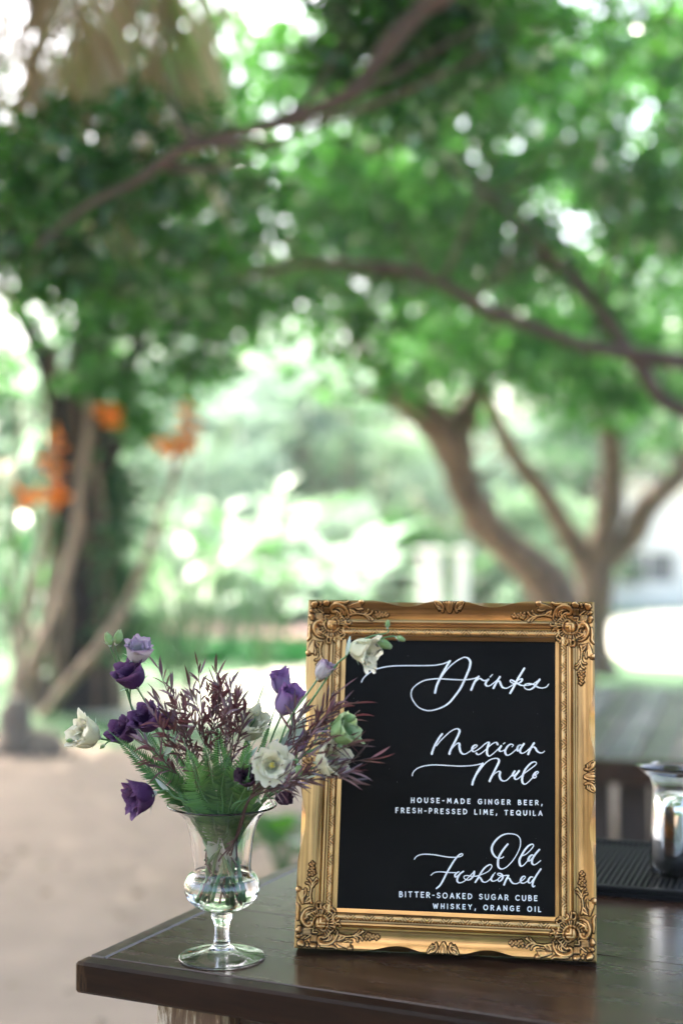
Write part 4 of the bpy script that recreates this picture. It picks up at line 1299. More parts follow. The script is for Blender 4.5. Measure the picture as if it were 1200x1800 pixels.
# hand painted capitals: strokes in a unit box (x 0..w, y 0 top .. 1 base)
def arc(cx, cy, rx, ry, a0, a1, n=8): return [(cx + rx * math.cos(R(a0 + (a1 - a0) * i / n)), cy + ry * math.sin(R(a0 + (a1 - a0) * i / n))) for i in range(n + 1)]
CAP = {
    'H': (0.62, [[(0.03, 0), (0, 1)], [(0.62, 0), (0.6, 1)], [(0.02, 0.5), (0.6, 0.5)]]),
    'O': (0.86, [arc(0.43, 0.5, 0.43, 0.5, -90, 270, 16)]),
    'U': (0.66, [[(0, 0), (0, 0.6), (0.08, 0.88), (0.33, 1), (0.58, 0.88), (0.66, 0.6), (0.66, 0)]]),
    'S': (0.56, [[(0.53, 0.14), (0.3, 0), (0.06, 0.12), (0.06, 0.34), (0.3, 0.48), (0.54, 0.64), (0.54, 0.86), (0.28, 1), (0, 0.86)]]),
    'E': (0.5, [[(0, 0), (0, 1)], [(0, 0), (0.5, 0.02)], [(0, 0.48), (0.42, 0.48)], [(0, 1), (0.5, 1)]]),
    'M': (0.84, [[(0.04, 1), (0.12, 0)], [(0.12, 0), (0.42, 0.7)], [(0.42, 0.7), (0.74, 0)], [(0.74, 0), (0.84, 1)]]),
    'A': (0.74, [[(0, 1), (0.37, 0)], [(0.37, 0), (0.74, 1)], [(0.13, 0.68), (0.62, 0.68)]]),
    'D': (0.7, [[(0, 0), (0, 1)], [(0, 0), (0.3, 0.02), (0.6, 0.2), (0.7, 0.5), (0.6, 0.8), (0.3, 0.98), (0, 1)]]),
    'G': (0.78, [arc(0.42, 0.5, 0.42, 0.5, -50, -310, 12) + [(0.76, 0.8), (0.76, 0.56)], [(0.46, 0.54), (0.78, 0.54)]]),
    'I': (0.04, [[(0.02, 0), (0.02, 1)]]),
    'N': (0.66, [[(0, 1), (0, 0)], [(0, 0), (0.66, 1)], [(0.66, 1), (0.66, 0)]]),
    'R': (0.58, [[(0, 0), (0, 1)], [(0, 0), (0.38, 0.02), (0.54, 0.26), (0.38, 0.5), (0, 0.53)], [(0.25, 0.53), (0.58, 1)]]),
    'B': (0.56, [[(0, 0), (0, 1)], [(0, 0), (0.34, 0.03), (0.48, 0.24), (0.32, 0.45), (0, 0.47)], [(0.3, 0.46), (0.54, 0.6), (0.54, 0.84), (0.34, 1), (0, 1)]]),
    'F': (0.48, [[(0, 0), (0, 1)], [(0, 0), (0.48, 0)], [(0, 0.48), (0.4, 0.48)]]),
    'P': (0.54, [[(0, 0), (0, 1)], [(0, 0), (0.38, 0.02), (0.54, 0.28), (0.38, 0.54), (0, 0.57)]]),
    'L': (0.46, [[(0, 0), (0, 1)], [(0, 1), (0.46, 1)]]),
    'T': (0.66, [[(0, 0.02), (0.66, 0)], [(0.33, 0), (0.33, 1)]]),
    'Q': (0.86, [arc(0.43, 0.5, 0.43, 0.5, -90, 270, 16), [(0.5, 0.74), (0.86, 1.08)]]),
    'K': (0.58, [[(0, 0), (0, 1)], [(0.54, 0), (0.02, 0.56)], [(0.18, 0.42), (0.58, 1)]]),
    'W': (1.0, [[(0, 0), (0.26, 1)], [(0.26, 1), (0.5, 0.15)], [(0.5, 0.15), (0.76, 1)], [(0.76, 1), (1.0, 0)]]),
    'Y': (0.64, [[(0, 0), (0.32, 0.5)], [(0.64, 0), (0.32, 0.5)], [(0.32, 0.5), (0.32, 1)]]),
    'C': (0.74, [arc(0.42, 0.5, 0.42, 0.5, -48, -312, 12)]),
    ',': (0.12, [[(0.1, 0.86), (0.02, 1.22)]]),
    '-': (0.3, [[(0, 0.52), (0.3, 0.52)]]),
    ' ': (0.34, []),
}


def caps(text, x0, x1, yl0, yl1, yr0, yr1):
    """a line from x0 to x1; cap top and base heights given at both ends"""
    rr = random.Random(len(text))
    tot = sum(CAP[c][0] for c in text); gaps = len(text) - 1
    hl, hr = yl1 - yl0, yr1 - yr0
    hm = (hl + hr) / 2
    gap = ((x1 - x0) - tot * hm) / gaps
    b = MB(); x = x0
    for ch in text:
        wd, ss = CAP[ch]
        f = (x - x0) / (x1 - x0)
        y0 = yl0 + (yr0 - yl0) * f + rr.uniform(-.25, .25); h = hl + (hr - hl) * f; h *= 1 + rr.uniform(-.03, .03)
        for k, s in enumerate(ss):
            pts = [(x + px * hm, y0 + py * h) for px, py in s]
            ribbon(b, pts, 1.8, 1.8, 3, False, 0.00004 * k)
        x += wd * hm + gap
    o = b.build('lettering', M['paint'], frm, False)
    o['label'] = 'small white capitals reading ' + text.strip(',')


caps('HOUSE-MADE GINGER BEER,', 722.5, 952, 1402.3, 1410.3, 1407.5, 1415.3)
caps('FRESH-PRESSED LIME, TEQUILA', 695.5, 952, 1420, 1428.3, 1425.7, 1433.5)
caps('BITTER-SOAKED SUGAR CUBE', 702, 943, 1567.3, 1576, 1575, 1583.6)
caps('WHISKEY, ORANGE OIL', 761, 949.5, 1588.5, 1596.5, 1594.3, 1602.4)
#FLOWERS#
# ------------------------------------------------------------------ vase
vz = PZ(390, 1683, BAR_Z); vz.z = BAR_Z + 0.0004
vase = empty('glass_vase', vz, label='clear footed glass vase half full of water holding the bouquet', cat='vase')
mm = 0.001
VO = [(0.3, 11.5), (10, 10.2), (24, 6.0), (38, 2.6), (49, 0.7), (54, 0.1), (55.8, 0.7), (56, 1.7), (54, 2.6), (49, 3.2), (38, 5.0), (25, 8.6), (15, 12.8), (11.6, 16.5), (10.2, 21), (9.6, 30), (9.8, 40), (11.6, 47), (14.2, 53), (13.4, 57),
      (16, 59.5), (27, 63.5), (38, 70), (45.5, 78.5), (49.3, 90), (48, 99), (43.5, 106.5), (39, 110.5), (37.6, 114), (37.8, 122), (38.8, 135), (40.6, 150), (43.6, 165), (49.5, 180), (58, 189), (66, 193.6), (70, 195.2), (71.4, 196.6), (70, 198),
      (65.2, 196), (57, 191.3), (47.8, 182), (41.6, 166), (38.6, 151), (36.8, 136), (35.8, 122), (35.6, 114), (37.0, 109), (41.8, 104.6), (46.2, 98), (47.3, 90), (43.6, 80), (36.4, 72.2), (26, 66.5), (14, 63), (0.3, 62.4)]
def smooth_prof(p, k=3): return [(max(0.0003, v.x), v.y) for v in catmull([(a * mm, b_ * mm) for a, b_ in p], k)]
V, F = lathe(smooth_prof(VO), 96)
link('glass_body', mesh('glass_body', V, F), M['glass'], vase)
WT = 103
WI = [(0.3, 62.0)] + [(r + 0.35, z - 0.2) for r, z in [(14, 63), (26, 66.5), (36.4, 72.2), (43.6, 80), (47.3, 90), (46.2, 98)]] + [(43.1, WT), (41.5, WT - 0.6), (30, WT - 1.0), (0.3, WT - 1.0)]
V, F = lathe([(max(0.0003, r * mm), z * mm) for r, z in WI], 96)
link('water', mesh('water', V, F), M['water'], vase)

# ------------------------------------------------------------------ bouquet
VB = Vector(vz)
rb = random.Random(21)


def bp(px, py, d): return P(px, py, d)


def stem_path(tip, tip_dir, side=None, low=None):
    """from the bulb of the vase, crossing at its neck, over the rim and out to the tip"""
    c = VB + Vector((0, 0, 0.196))
    h = Vector((tip.x - c.x, tip.y - c.y, 0))
    hd = h.normalized() if h.length > 0.004 else Vector((1, 0, 0))
    a = rb.uniform(-0.6, 0.6)
    hr = Vector((hd.x * math.cos(a) - hd.y * math.sin(a), hd.x * math.sin(a) + hd.y * math.cos(a), 0))
    rad0 = rb.uniform(0.006, 0.036)
    p0 = VB - hr * rad0 + Vector((0, 0, 0.068 + rad0 * 0.25 + rb.uniform(0, 0.006)))
    p1 = VB + Vector((rb.uniform(-.015, .015), rb.uniform(-.015, .015), 0.142))
    p2 = VB + hd * min(0.050, h.length * 0.45 + 0.008) + Vector((rb.uniform(-.008, .008), rb.uniform(-.008, .008), 0.2))
    L = (tip - p2).length
    p3 = tip - Vector(tip_dir).normalized() * L * 0.32
    return [p0, p1, p2, p2.lerp(p3, 0.55) + hd * 0.004, p3, tip]


ALPHA = {
    'open': ([78, 60, 40, 58, 88], 0.66), 'cup': ([80, 50, 14, 10, 36], 0.66), 'closed': ([72, 36, 6, -6, 14], 0.60),
    'bell': ([66, 34, 12, 22, 66], 0.66), 'bud': ([62, 24, -4, -26, -34], 0.55),
}
petal_cache = {}


def petal(kind, seed, matn, layer):
    key = (kind, seed, matn, layer)
    if key in petal_cache: return petal_cache[key]
    al, W = ALPHA[kind]
    if layer: al = [a - (16 if kind == 'open' else 10) for a in al]
    nu, nv = 11, 12
    r, z = 0.04, 0.0; prof = [(r, z)]
    for i in range(nu):
        a = R(interp_at(al, (i + 0.5) / nu)); r = max(0.03, r + math.sin(a) / nu); z += math.cos(a) / nu
        prof.append((r, z))
    V, F, UV = [], [], []
    sc = 0.82 if layer else 1.0
    ruff = {'open': 0.06, 'cup': 0.07, 'closed': 0.05, 'bell': 0.09, 'bud': 0.015}[kind]
    for i in range(nu + 1):
        t = i / nu
        wdt = W * (0.16 + 0.84 * math.sin(min(1.0, t * 1.25 + 0.02) * math.pi / 2)) * (1 if t < 0.75 else math.sqrt(max(0.08, 1 - ((t - 0.75) / 0.32) ** 2)))
        for j in range(nv + 1):
            s = j / nv * 2 - 1
            ti = t * (1 - 0.10 * s * s) * nu
            k = min(nu - 1, int(ti)); f = ti - k
            rr_ = prof[k][0] * (1 - f) + prof[k + 1][0] * f; zz = prof[k][1] * (1 - f) + prof[k + 1][1] * f
            ph = s * wdt / max(rr_, 0.16 + 0.1 * t) 
            ph = max(-1.5, min(1.5, ph))
            ru = ruff * t * t * (math.sin(6 * s + seed * 2.1 + 3 * t) + 0.6 * math.sin(11 * s + seed * 1.3 - 4 * t)) * (0.4 + abs(s))
            lap = 0.035 * s * t
            rr2 = (rr_ + ru + lap + 0.03 * math.sin(seed + 4 * t)) * sc
            cr = 0.03 * t * noise.noise(Vector((5 * s, 3.5 * t, seed * 3.3 + layer)))
            rr2 += cr
            V.append((rr2 * math.cos(ph), rr2 * math.sin(ph), (zz + ru * 0.6 + cr) * sc)); UV.append((t, s * 0.5 + 0.5))
    for i in range(nu):
        for j in range(nv):
            a = i * (nv + 1) + j
            F.append((a, a + 1, a + nv + 2, a + nv + 1))
    me = mesh('petal', V, F, True, UV); me.materials.append(M[matn])
    petal_cache[key] = me
    return me


def interp_at(v, t): return float(np.interp(t * (len(v) - 1), range(len(v)), v))


def lance(L, W, mat, bend=0.5, name='leaf'):
    return blade(L, W, bend, 0.25, 6)


sep_me = blade(1.0, 0.16, 0.35, 0.4, 4); sep_me.materials.append(M['sepal']); sep_me.name = 'sepal'
leafs = [blade(1.0, 0.26, 0.5, 0.3, 7), blade(1.0, 0.2, 0.9, 0.35, 7)]
for l_ in leafs: l_.materials.append(M['sepal'])


def frame_from(axis, spin=0.0):
    z = Vector(axis).normalized()
    x = z.orthogonal().normalized(); y = z.cross(x)
    m = Matrix((x, y, z)).transposed().to_4x4()
    return m @ Matrix.Rotation(spin, 4, 'Z')


def bloom(root, pos, axis, size, kind, matn, seed):
    Mx = Matrix.Translation(pos) @ frame_from(axis, seed * 0.7)
    n0, n1 = {'open': (6, 4), 'cup': (5, 4), 'closed': (5, 3), 'bell': (5, 4), 'bud': (4, 0)}[kind]
    for layer, n in ((0, n0), (1, n1)):
        for k in range(n):
            m = Mx @ Matrix.Rotation(math.tau * k / n + layer * 0.5, 4, 'Z') @ Matrix.Scale(size * (1 + 0.06 * math.sin(seed + k * 2.3)), 4)
            link('petal', petal(kind, (seed + k) % 5, matn, layer), None, root, m)
    # calyx and sepals
    b = MB(); ax = Vector(axis).normalized()
    b.tube([pos - ax * size * 0.10, pos + ax * size * 0.03, pos + ax * size * 0.12], [size * 0.045, size * 0.12, size * 0.15], 8)
    b.build('calyx', M['sepal'], root)
    for k in range(5):
        m = Mx @ Matrix.Rotation(math.tau * k / 5 + 0.3, 4, 'Z') @ Matrix.Translation((size * 0.09, 0, 0)) @ Matrix.Rotation(-R({'open': 32, 'cup': 38, 'closed': 58, 'bell': 55, 'bud': 62}[kind]), 4, 'Y') @ Matrix.Scale(size * 0.55, 4)
        link('sepal', sep_me, None, root, m)
    if kind == 'open':
        b = MB()
        for k in range(9):
            a = k * 2.4; v = Mx @ Vector((math.cos(a) * 0.10 * size, math.sin(a) * 0.10 * size, size * 0.34))
            b.tube([Mx @ Vector((0, 0, 0.04 * size)), v], [size * 0.012, size * 0.012], 4)
            b.tube([v - ax * size * 0.03, v + ax * size * 0.05], [size * 0.03, size * 0.025], 5)
        b.tube([Mx @ Vector((0, 0, 0.02 * size)), Mx @ Vector((0, 0, size * 0.42))], [size * 0.06, size * 0.045], 6)
        b.build('stamens', M['yellow'], root)


def ax3(a):
    """direction given as (right, up, towards the viewer)"""
    return Vector((a[0], -a[2], a[1])).normalized()


LIS = 'lisianthus stems in the glass vase'
flower_n = 0


def lisianthus(label, px, py, d, axis, size_px, kind, matn, extra=(), lvs=(), via=None):
    """one flower stem: stem, petals, calyx, sepals, leaves, and any buds on side shoots"""
    global flower_n
    flower_n += 1
    pos = bp(px, py, d); ax = ax3(axis); size = size_px * 0.001 * 0.741
    base = pos - ax * size * 0.5
    pth = stem_path(base - ax * size * 0.08, ax)
    if via: pth = pth[:3] + [bp(*v) for v in via] + [base - ax * size * 0.08]
    root = empty('lisianthus_stem', pth[0], label=label, cat='flower', group=LIS)
    o3 = pth[0]
    pts = catmull([p - o3 for p in pth], 7)
    b = MB(); b.tube(pts, interp([0.0027, 0.0026, 0.0019, 0.0014, 0.0012, 0.0012], len(pts)), 7)
    b.build('stem', M['stem'], root)
    bloom(root, base - o3, ax, size, kind, matn, flower_n)
    for (ex, ey, ed, eax, es, ek, em, f) in extra:
        p = bp(ex, ey, ed); a2_ = ax3(eax); s2 = es * 0.000741
        pb = p - a2_ * s2 * 0.5
        st0 = pts[int(f * (len(pts) - 1))]
        q = catmull([st0, st0.lerp(pb - o3, 0.5) + Vector((0, 0, 0.004)) , (pb - o3) - a2_ * 0.006, (pb - o3) - a2_ * s2 * 0.06], 5)
        b = MB(); b.tube(q, interp([0.0012, 0.0009], len(q)), 6); b.build('side_shoot', M['stem'], root)
        bloom(root, pb - o3, a2_, s2, ek, em, flower_n + 2)
    for (f, lx, ly, ll) in lvs:
        st0 = pts[int(f * (len(pts) - 1))]
        tgt = ax3((lx, ly, 0.35))
        x = tgt; y = Vector((0, 0, 1)).cross(x); 
        y = (Vector((0, 1, 0)).cross(x)).normalized(); z = x.cross(y)
        if z.y > 0: y, z = -y, -z
        m = Matrix((x, y, z)).transposed().to_4x4()
        link('leaf', leafs[flower_n % 2], None, root, Matrix.Translation(st0) @ m @ Matrix.Scale(ll * 0.000741, 4))
    return root


lisianthus('white and lilac half open flower near the upper left of the bouquet', 243, 1143, 1.85, (0.15, 0.75, 0.35), 48, 'cup', 'p_blush',
           [(208, 1118, 1.85, (0.25, 0.95, 0.1), 30, 'bud', 'p_green', 0.80), (190, 1122, 1.845, (-0.25, 0.9, 0.1), 28, 'bud', 'p_green', 0.78)], [(0.62, -0.7, 0.4, 45)])
lisianthus('dark purple cup flower just under the white and lilac one at the upper left', 229, 1186, 1.84, (-0.35, 0.8, 0.45), 54, 'cup', 'p_purple', (), [(0.6, 0.5, 0.8, 50)])
lisianthus('dark purple flower left of the centre of the bouquet against the burgundy leaves', 258, 1262, 1.83, (-0.3, 0.6, 0.6), 52, 'cup', 'p_purple',
           [(296, 1268, 1.86, (0.1, 0.8, 0.4), 34, 'closed', 'p_purple', 0.72)])
lisianthus('purple flower low on the left just behind the longest fern', 218, 1284, 1.86, (-0.5, 0.5, 0.5), 50, 'cup', 'p_purple',
           [(230, 1256, 1.87, (-0.1, 0.9, 0.2), 22, 'bud', 'p_white', 0.8)])
lisianthus('ivory bell flower at the far left tip of the bouquet', 148, 1288, 1.84, (-0.75, 0.35, 0.55), 58, 'cup', 'p_white',
           [(122, 1302, 1.84, (-0.9, -0.1, 0.1), 14, 'bud', 'p_green', 0.9), (180, 1313, 1.84, (-0.7, -0.6, 0.1), 12, 'bud', 'p_green', 0.86)], [(0.7, -0.5, 0.5, 30)])
lisianthus('largest purple flower hanging low left beside the vase rim', 243, 1402, 1.80, (-0.85, -0.15, 0.5), 58, 'cup', 'p_purple', (), [(0.75, -0.6, 0.6, 34)])
lisianthus('ivory flower near the middle of the bouquet above the fresh fern', 442, 1275, 1.86, (0.25, 0.75, 0.6), 56, 'cup', 'p_white',
           [(452, 1246, 1.865, (0.2, 0.9, 0.1), 28, 'bud', 'p_white', 0.86)], [(0.7, 0.5, 0.6, 40)])
lisianthus('pale lilac flower right of centre, the upper one of the two beside the frame', 494, 1198, 1.88, (-0.2, 0.9, 0.25), 50, 'closed', 'p_lilac', (), [(0.78, 0.8, 0.5, 34)])
lisianthus('creased lilac flower right of centre, the lower one of the two beside the frame', 506, 1230, 1.80, (0.35, 0.85, 0.35), 58, 'closed', 'p_lilac', (), [(0.7, 0.5, 0.85, 40)])
lisianthus('closed lilac flower in front of the left rail of the gold frame', 570, 1177, 1.76, (0.55, 0.8, 0.2), 38, 'closed', 'p_blush', (), [(0.62, 0.62, 0.78, 95), (0.5, -0.4, 0.8, 50)])
lisianthus('ivory flower with green buds hanging over the top left of the black board', 640, 1145, 1.75, (0.8, -0.25, 0.45), 56, 'bell', 'p_white',
           [(677, 1133, 1.755, (0.85, -0.3, 0.2), 30, 'bud', 'p_green', 0.90), (681, 1096, 1.75, (0.05, 1, 0.1), 15, 'bud', 'p_green', 0.88), (705, 1123, 1.75, (0.95, -0.25, 0.1), 18, 'bud', 'p_green', 0.92)], [(0.86, 0.2, 0.95, 36), (0.9, 0.6, 0.5, 22)], [(500, 1300, 1.79), (545, 1235, 1.77), (590, 1170, 1.755), (608, 1153, 1.75)])
lisianthus('greenish flower over the left edge of the black board', 607, 1285, 1.74, (0.75, 0.5, 0.4), 50, 'cup', 'p_green',
           [(612, 1262, 1.75, (0.95, 0.15, 0.2), 32, 'bud', 'p_green', 0.85), (606, 1308, 1.74, (0.9, 0.2, 0.2), 26, 'bud', 'p_green', 0.85)])
lisianthus('ivory flower under the greenish one over the left edge of the board', 583, 1336, 1.74, (0.6, 0.35, 0.6), 56, 'cup', 'p_white', (), [(0.75, 0.9, 0.1, 40)])
lisianthus('wide open ivory flower with yellow centre facing the viewer', 478, 1345, 1.745, (0.05, 0.22, 1.0), 40, 'open', 'p_white',
           [(526, 1358, 1.74, (0.15, -0.95, 0.1), 26, 'bud', 'p_green', 0.85)])
lisianthus('dark plum flower left of the wide open ivory one', 434, 1366, 1.76, (-0.2, 0.55, 0.7), 36, 'cup', 'p_plum', (), [(0.8, 0.4, -0.8, 30)])
lisianthus('dark plum flower low right between the rim and the frame', 500, 1402, 1.79, (0.85, 0.1, 0.3), 34, 'closed', 'p_plum')
lisianthus('small lilac flower half hidden among burgundy leaves in front of the frame edge', 527, 1303, 1.80, (0.2, 0.9, 0.3), 38, 'closed', 'p_lilac')


# ferns
def fern(label, pts_px, W, matn, face=0.0, step=0.0030, dens=1.0):
    pts3 = [bp(*p) for p in pts_px]
    pth = [VB + Vector((rb.uniform(-.024, .024), rb.uniform(-.02, .02), rb.uniform(0.122, 0.145))), VB + Vector((pts3[0].x - VB.x, pts3[0].y - VB.y, 0)) * 0.55 + Vector((0, 0, 0.165))] + pts3
    root = empty('fern_frond', pth[0], label=label, cat='fern', group='fern fronds in the glass vase')
    c = catmull([p - pth[0] for p in pth], 10)
    b = MB(); b.tube(c, interp([0.0013, 0.0012, 0.0009, 0.0004], len(c)), 5); b.build('rachis', M['stem'], root)
    start = 5
    cc = c[start:]
    ls = [0]
    for i in range(1, len(cc)): ls.append(ls[-1] + (cc[i] - cc[i - 1]).length)
    V, F = [], []
    n = int(ls[-1] / step)
    rr = random.Random(len(label))
    for i in range(n):
        s = i * step
        k = min(len(cc) - 2, int(np.searchsorted(ls, s, 'right')) - 1); f = (s - ls[k]) / max(1e-6, ls[k + 1] - ls[k])
        p = cc[k].lerp(cc[k + 1], f); t = (cc[k + 1] - cc[k]).normalized()
        view = Vector((math.sin(face), -math.cos(face), 0.25)).normalized()
        sd = t.cross(view).normalized(); nn = sd.cross(t).normalized()
        u = i / n
        ln = 1.2 * W * (math.sin(math.pi * min(1, u * 0.95 + 0.12)) ** 0.6) * (1 - 0.55 * u ** 3) * rr.uniform(0.9, 1.08)
        for sg in (-1, 1):
            dr = (sd * sg * 0.93 + t * 0.42 + nn * rr.uniform(-.16, .12)).normalized()
            wd = t * 0.0011 * (1 + ln / W)
            tip = p + dr * ln + nn * (-0.12 * ln) + t * ln * 0.06
            m1 = p + dr * ln * 0.45
            bse = len(V)
            V += [p, m1 + wd + nn * 0.0004, tip, m1 - wd + nn * 0.0004]
            F += [(bse, bse + 1, bse + 2), (bse, bse + 2, bse + 3)]
    o = link('leaflets', mesh('leaflets', V, F, False), M[matn], root); o['kind'] = 'stuff'
    return root


fern('longest fern frond, arching to the far left of the bouquet', [(352, 1420, 1.87), (298, 1380, 1.83), (240, 1328, 1.81), (186, 1280, 1.80)], 0.021, 'fern', -0.3)
fern('dark fern frond low at the left edge of the vase rim', [(350, 1420, 1.87), (312, 1396, 1.85), (275, 1365, 1.83), (250, 1335, 1.82)], 0.021, 'fern', -0.4)
fern('upright fern frond in the middle front of the bouquet', [(372, 1424, 1.8), (352, 1390, 1.785), (340, 1345, 1.75), (322, 1300, 1.77)], 0.024, 'fern_light', 0.1)
fern('dark fern frond directly above the vase, second from the middle', [(384, 1424, 1.8), (375, 1380, 1.785), (366, 1330, 1.755), (352, 1296, 1.77)], 0.022, 'fern', 0.0)
fern('fresh green fern frond pointing up right of the middle', [(402, 1424, 1.8), (414, 1380, 1.785), (430, 1335, 1.755), (452, 1296, 1.77)], 0.023, 'fern_light', 0.15)
fern('fern frond behind the fresh one reaching up through the centre', [(396, 1422, 1.83), (393, 1370, 1.8), (385, 1310, 1.81), (382, 1262, 1.83)], 0.019, 'fern_light', 0.0)
fern('short dark fern frond right of the middle under the plum flower', [(410, 1422, 1.8), (425, 1400, 1.785), (435, 1372, 1.75), (440, 1345, 1.755)], 0.020, 'fern', 0.2)
fern('dark fern frond filling the back left of the bouquet', [(365, 1422, 1.86), (335, 1380, 1.88), (300, 1330, 1.9), (280, 1300, 1.92)], 0.022, 'fern', 0.0)
fern('thin upright fern wisp right of the burgundy leaves', [(420, 1392, 1.86), (436, 1300, 1.88), (452, 1240, 1.89), (464, 1205, 1.9)], 0.007, 'fern_light', 0.0)
fern('thin fern wisp crossing beside the two lilac flowers', [(428, 1392, 1.86), (455, 1330, 1.86), (475, 1270, 1.87), (490, 1230, 1.88)], 0.006, 'fern_light', 0.0)
fern('small fern tip between the purple flowers on the left', [(340, 1412, 1.86), (290, 1340, 1.88), (248, 1270, 1.89), (228, 1232, 1.9)], 0.008, 'fern', 0.0)


fern('broad dark fern frond in the front centre of the bouquet', [(392, 1424, 1.80), (390, 1385, 1.785), (398, 1345, 1.775), (408, 1312, 1.775)], 0.025, 'fern', 0.1)
fern('fern frond spilling right over the vase rim under the plum flowers', [(415, 1424, 1.80), (440, 1400, 1.78), (462, 1392, 1.77), (478, 1380, 1.77)], 0.018, 'fern_light', 0.2)


# burgundy feathery sprigs
def sprig(label, pts_px, nleaf, ll=24, w=2.3, curl=0.4, seed=0, start=0.35, twigs=2, matn='burg'):
    rr = random.Random(seed)
    pts3 = [bp(*p) for p in pts_px]
    pth = [VB + Vector((rb.uniform(-.022, .022), rb.uniform(-.02, .02), rb.uniform(0.118, 0.14))), VB + Vector((pts3[0].x - VB.x, pts3[0].y - VB.y, 0)) * 0.55 + Vector((0, 0, 0.165))] + pts3
    if seed % 5 == 0: pth = [VB - Vector((pts3[0].x - VB.x + rb.uniform(-.02, .02), pts3[0].y - VB.y + rb.uniform(-.02, .02), 0)).normalized() * 0.028 + Vector((0, 0, 0.084))] + pth
    root = empty('burgundy_sprig', pth[0], label=label, cat='foliage sprig', group='burgundy leaf sprigs in the glass vase')
    o3 = pth[0]
    c = catmull([p - o3 for p in pth], 8)
    b = MB(); b.tube(c, interp([0.0012, 0.0011, 0.0009, 0.0004], len(c)), 5); b.build('twig', M['burg_stem'], root)
    lb = MB()
    branches = [(c, start)]
    for t_ in range(twigs):
        k = int(len(c) * rr.uniform(0.5, 0.8)); t = (c[k] - c[k - 1]).normalized()
        side = Vector((rr.uniform(-1, 1), rr.uniform(-.6, .6), rr.uniform(0, .6)))
        d = (t + side * 0.6).normalized(); L = (c[-1] - c[k]).length * rr.uniform(0.6, 1.0)
        q = catmull([c[k], c[k] + d * L * 0.5 + t * L * 0.03, c[k] + d * L * 0.8 + t * L * 0.2], 4)
        tb_ = MB(); tb_.tube(q, interp([0.0007, 0.0003], len(q)), 4); tb_.build('twig', M['burg_stem'], root)
        branches.append((q, 0.15))
    for (q, s0) in branches:
        m = nleaf if q is c else nleaf // 2
        for i in range(m):
            f = s0 + (1 - s0) * (i + rr.random() * 0.6) / m
            k = min(len(q) - 2, int(f * (len(q) - 1))); p = q[k].lerp(q[k + 1], f * (len(q) - 1) - k)
            t = (q[k + 1] - q[k]).normalized()
            if i >= m - 3: spread = 0.25
            else: spread = rr.uniform(0.45, 0.95)
            sv = Vector((rr.gauss(0, 1), rr.gauss(0, 0.7), rr.gauss(0, 1))); sv = (sv - t * sv.dot(t)).normalized()
            d = (t + sv * spread).normalized()
            L = ll * 0.000741 * rr.uniform(0.55, 1.15)
            bend = sv.cross(d).normalized() * rr.uniform(-curl, curl) + Vector((0, 0, rr.uniform(-1.3, 0.4) * curl))
            wv = d.cross(Vector((rr.gauss(0, .4), -1, rr.gauss(0, .4)))).normalized() * w * 0.00037 * rr.uniform(0.7, 1.4)
            V = [p]; n = 4
            for j in range(1, n):
                s = j / n; ctr = p + d * L * s + bend * L * s * s * 0.6; ww = wv * math.sin(math.pi * (s * 0.85 + 0.1))
                V += [ctr + ww, ctr - ww]
            V.append(p + d * L + bend * L * 0.6)
            F = [(0, 1, 2), (1, 3, 4, 2), (3, 5, 6, 4), (5, 7, 6)]
            lb.add(V, F)
    o = lb.build('leaf_blades', M[matn], root, False); o['kind'] = 'stuff'


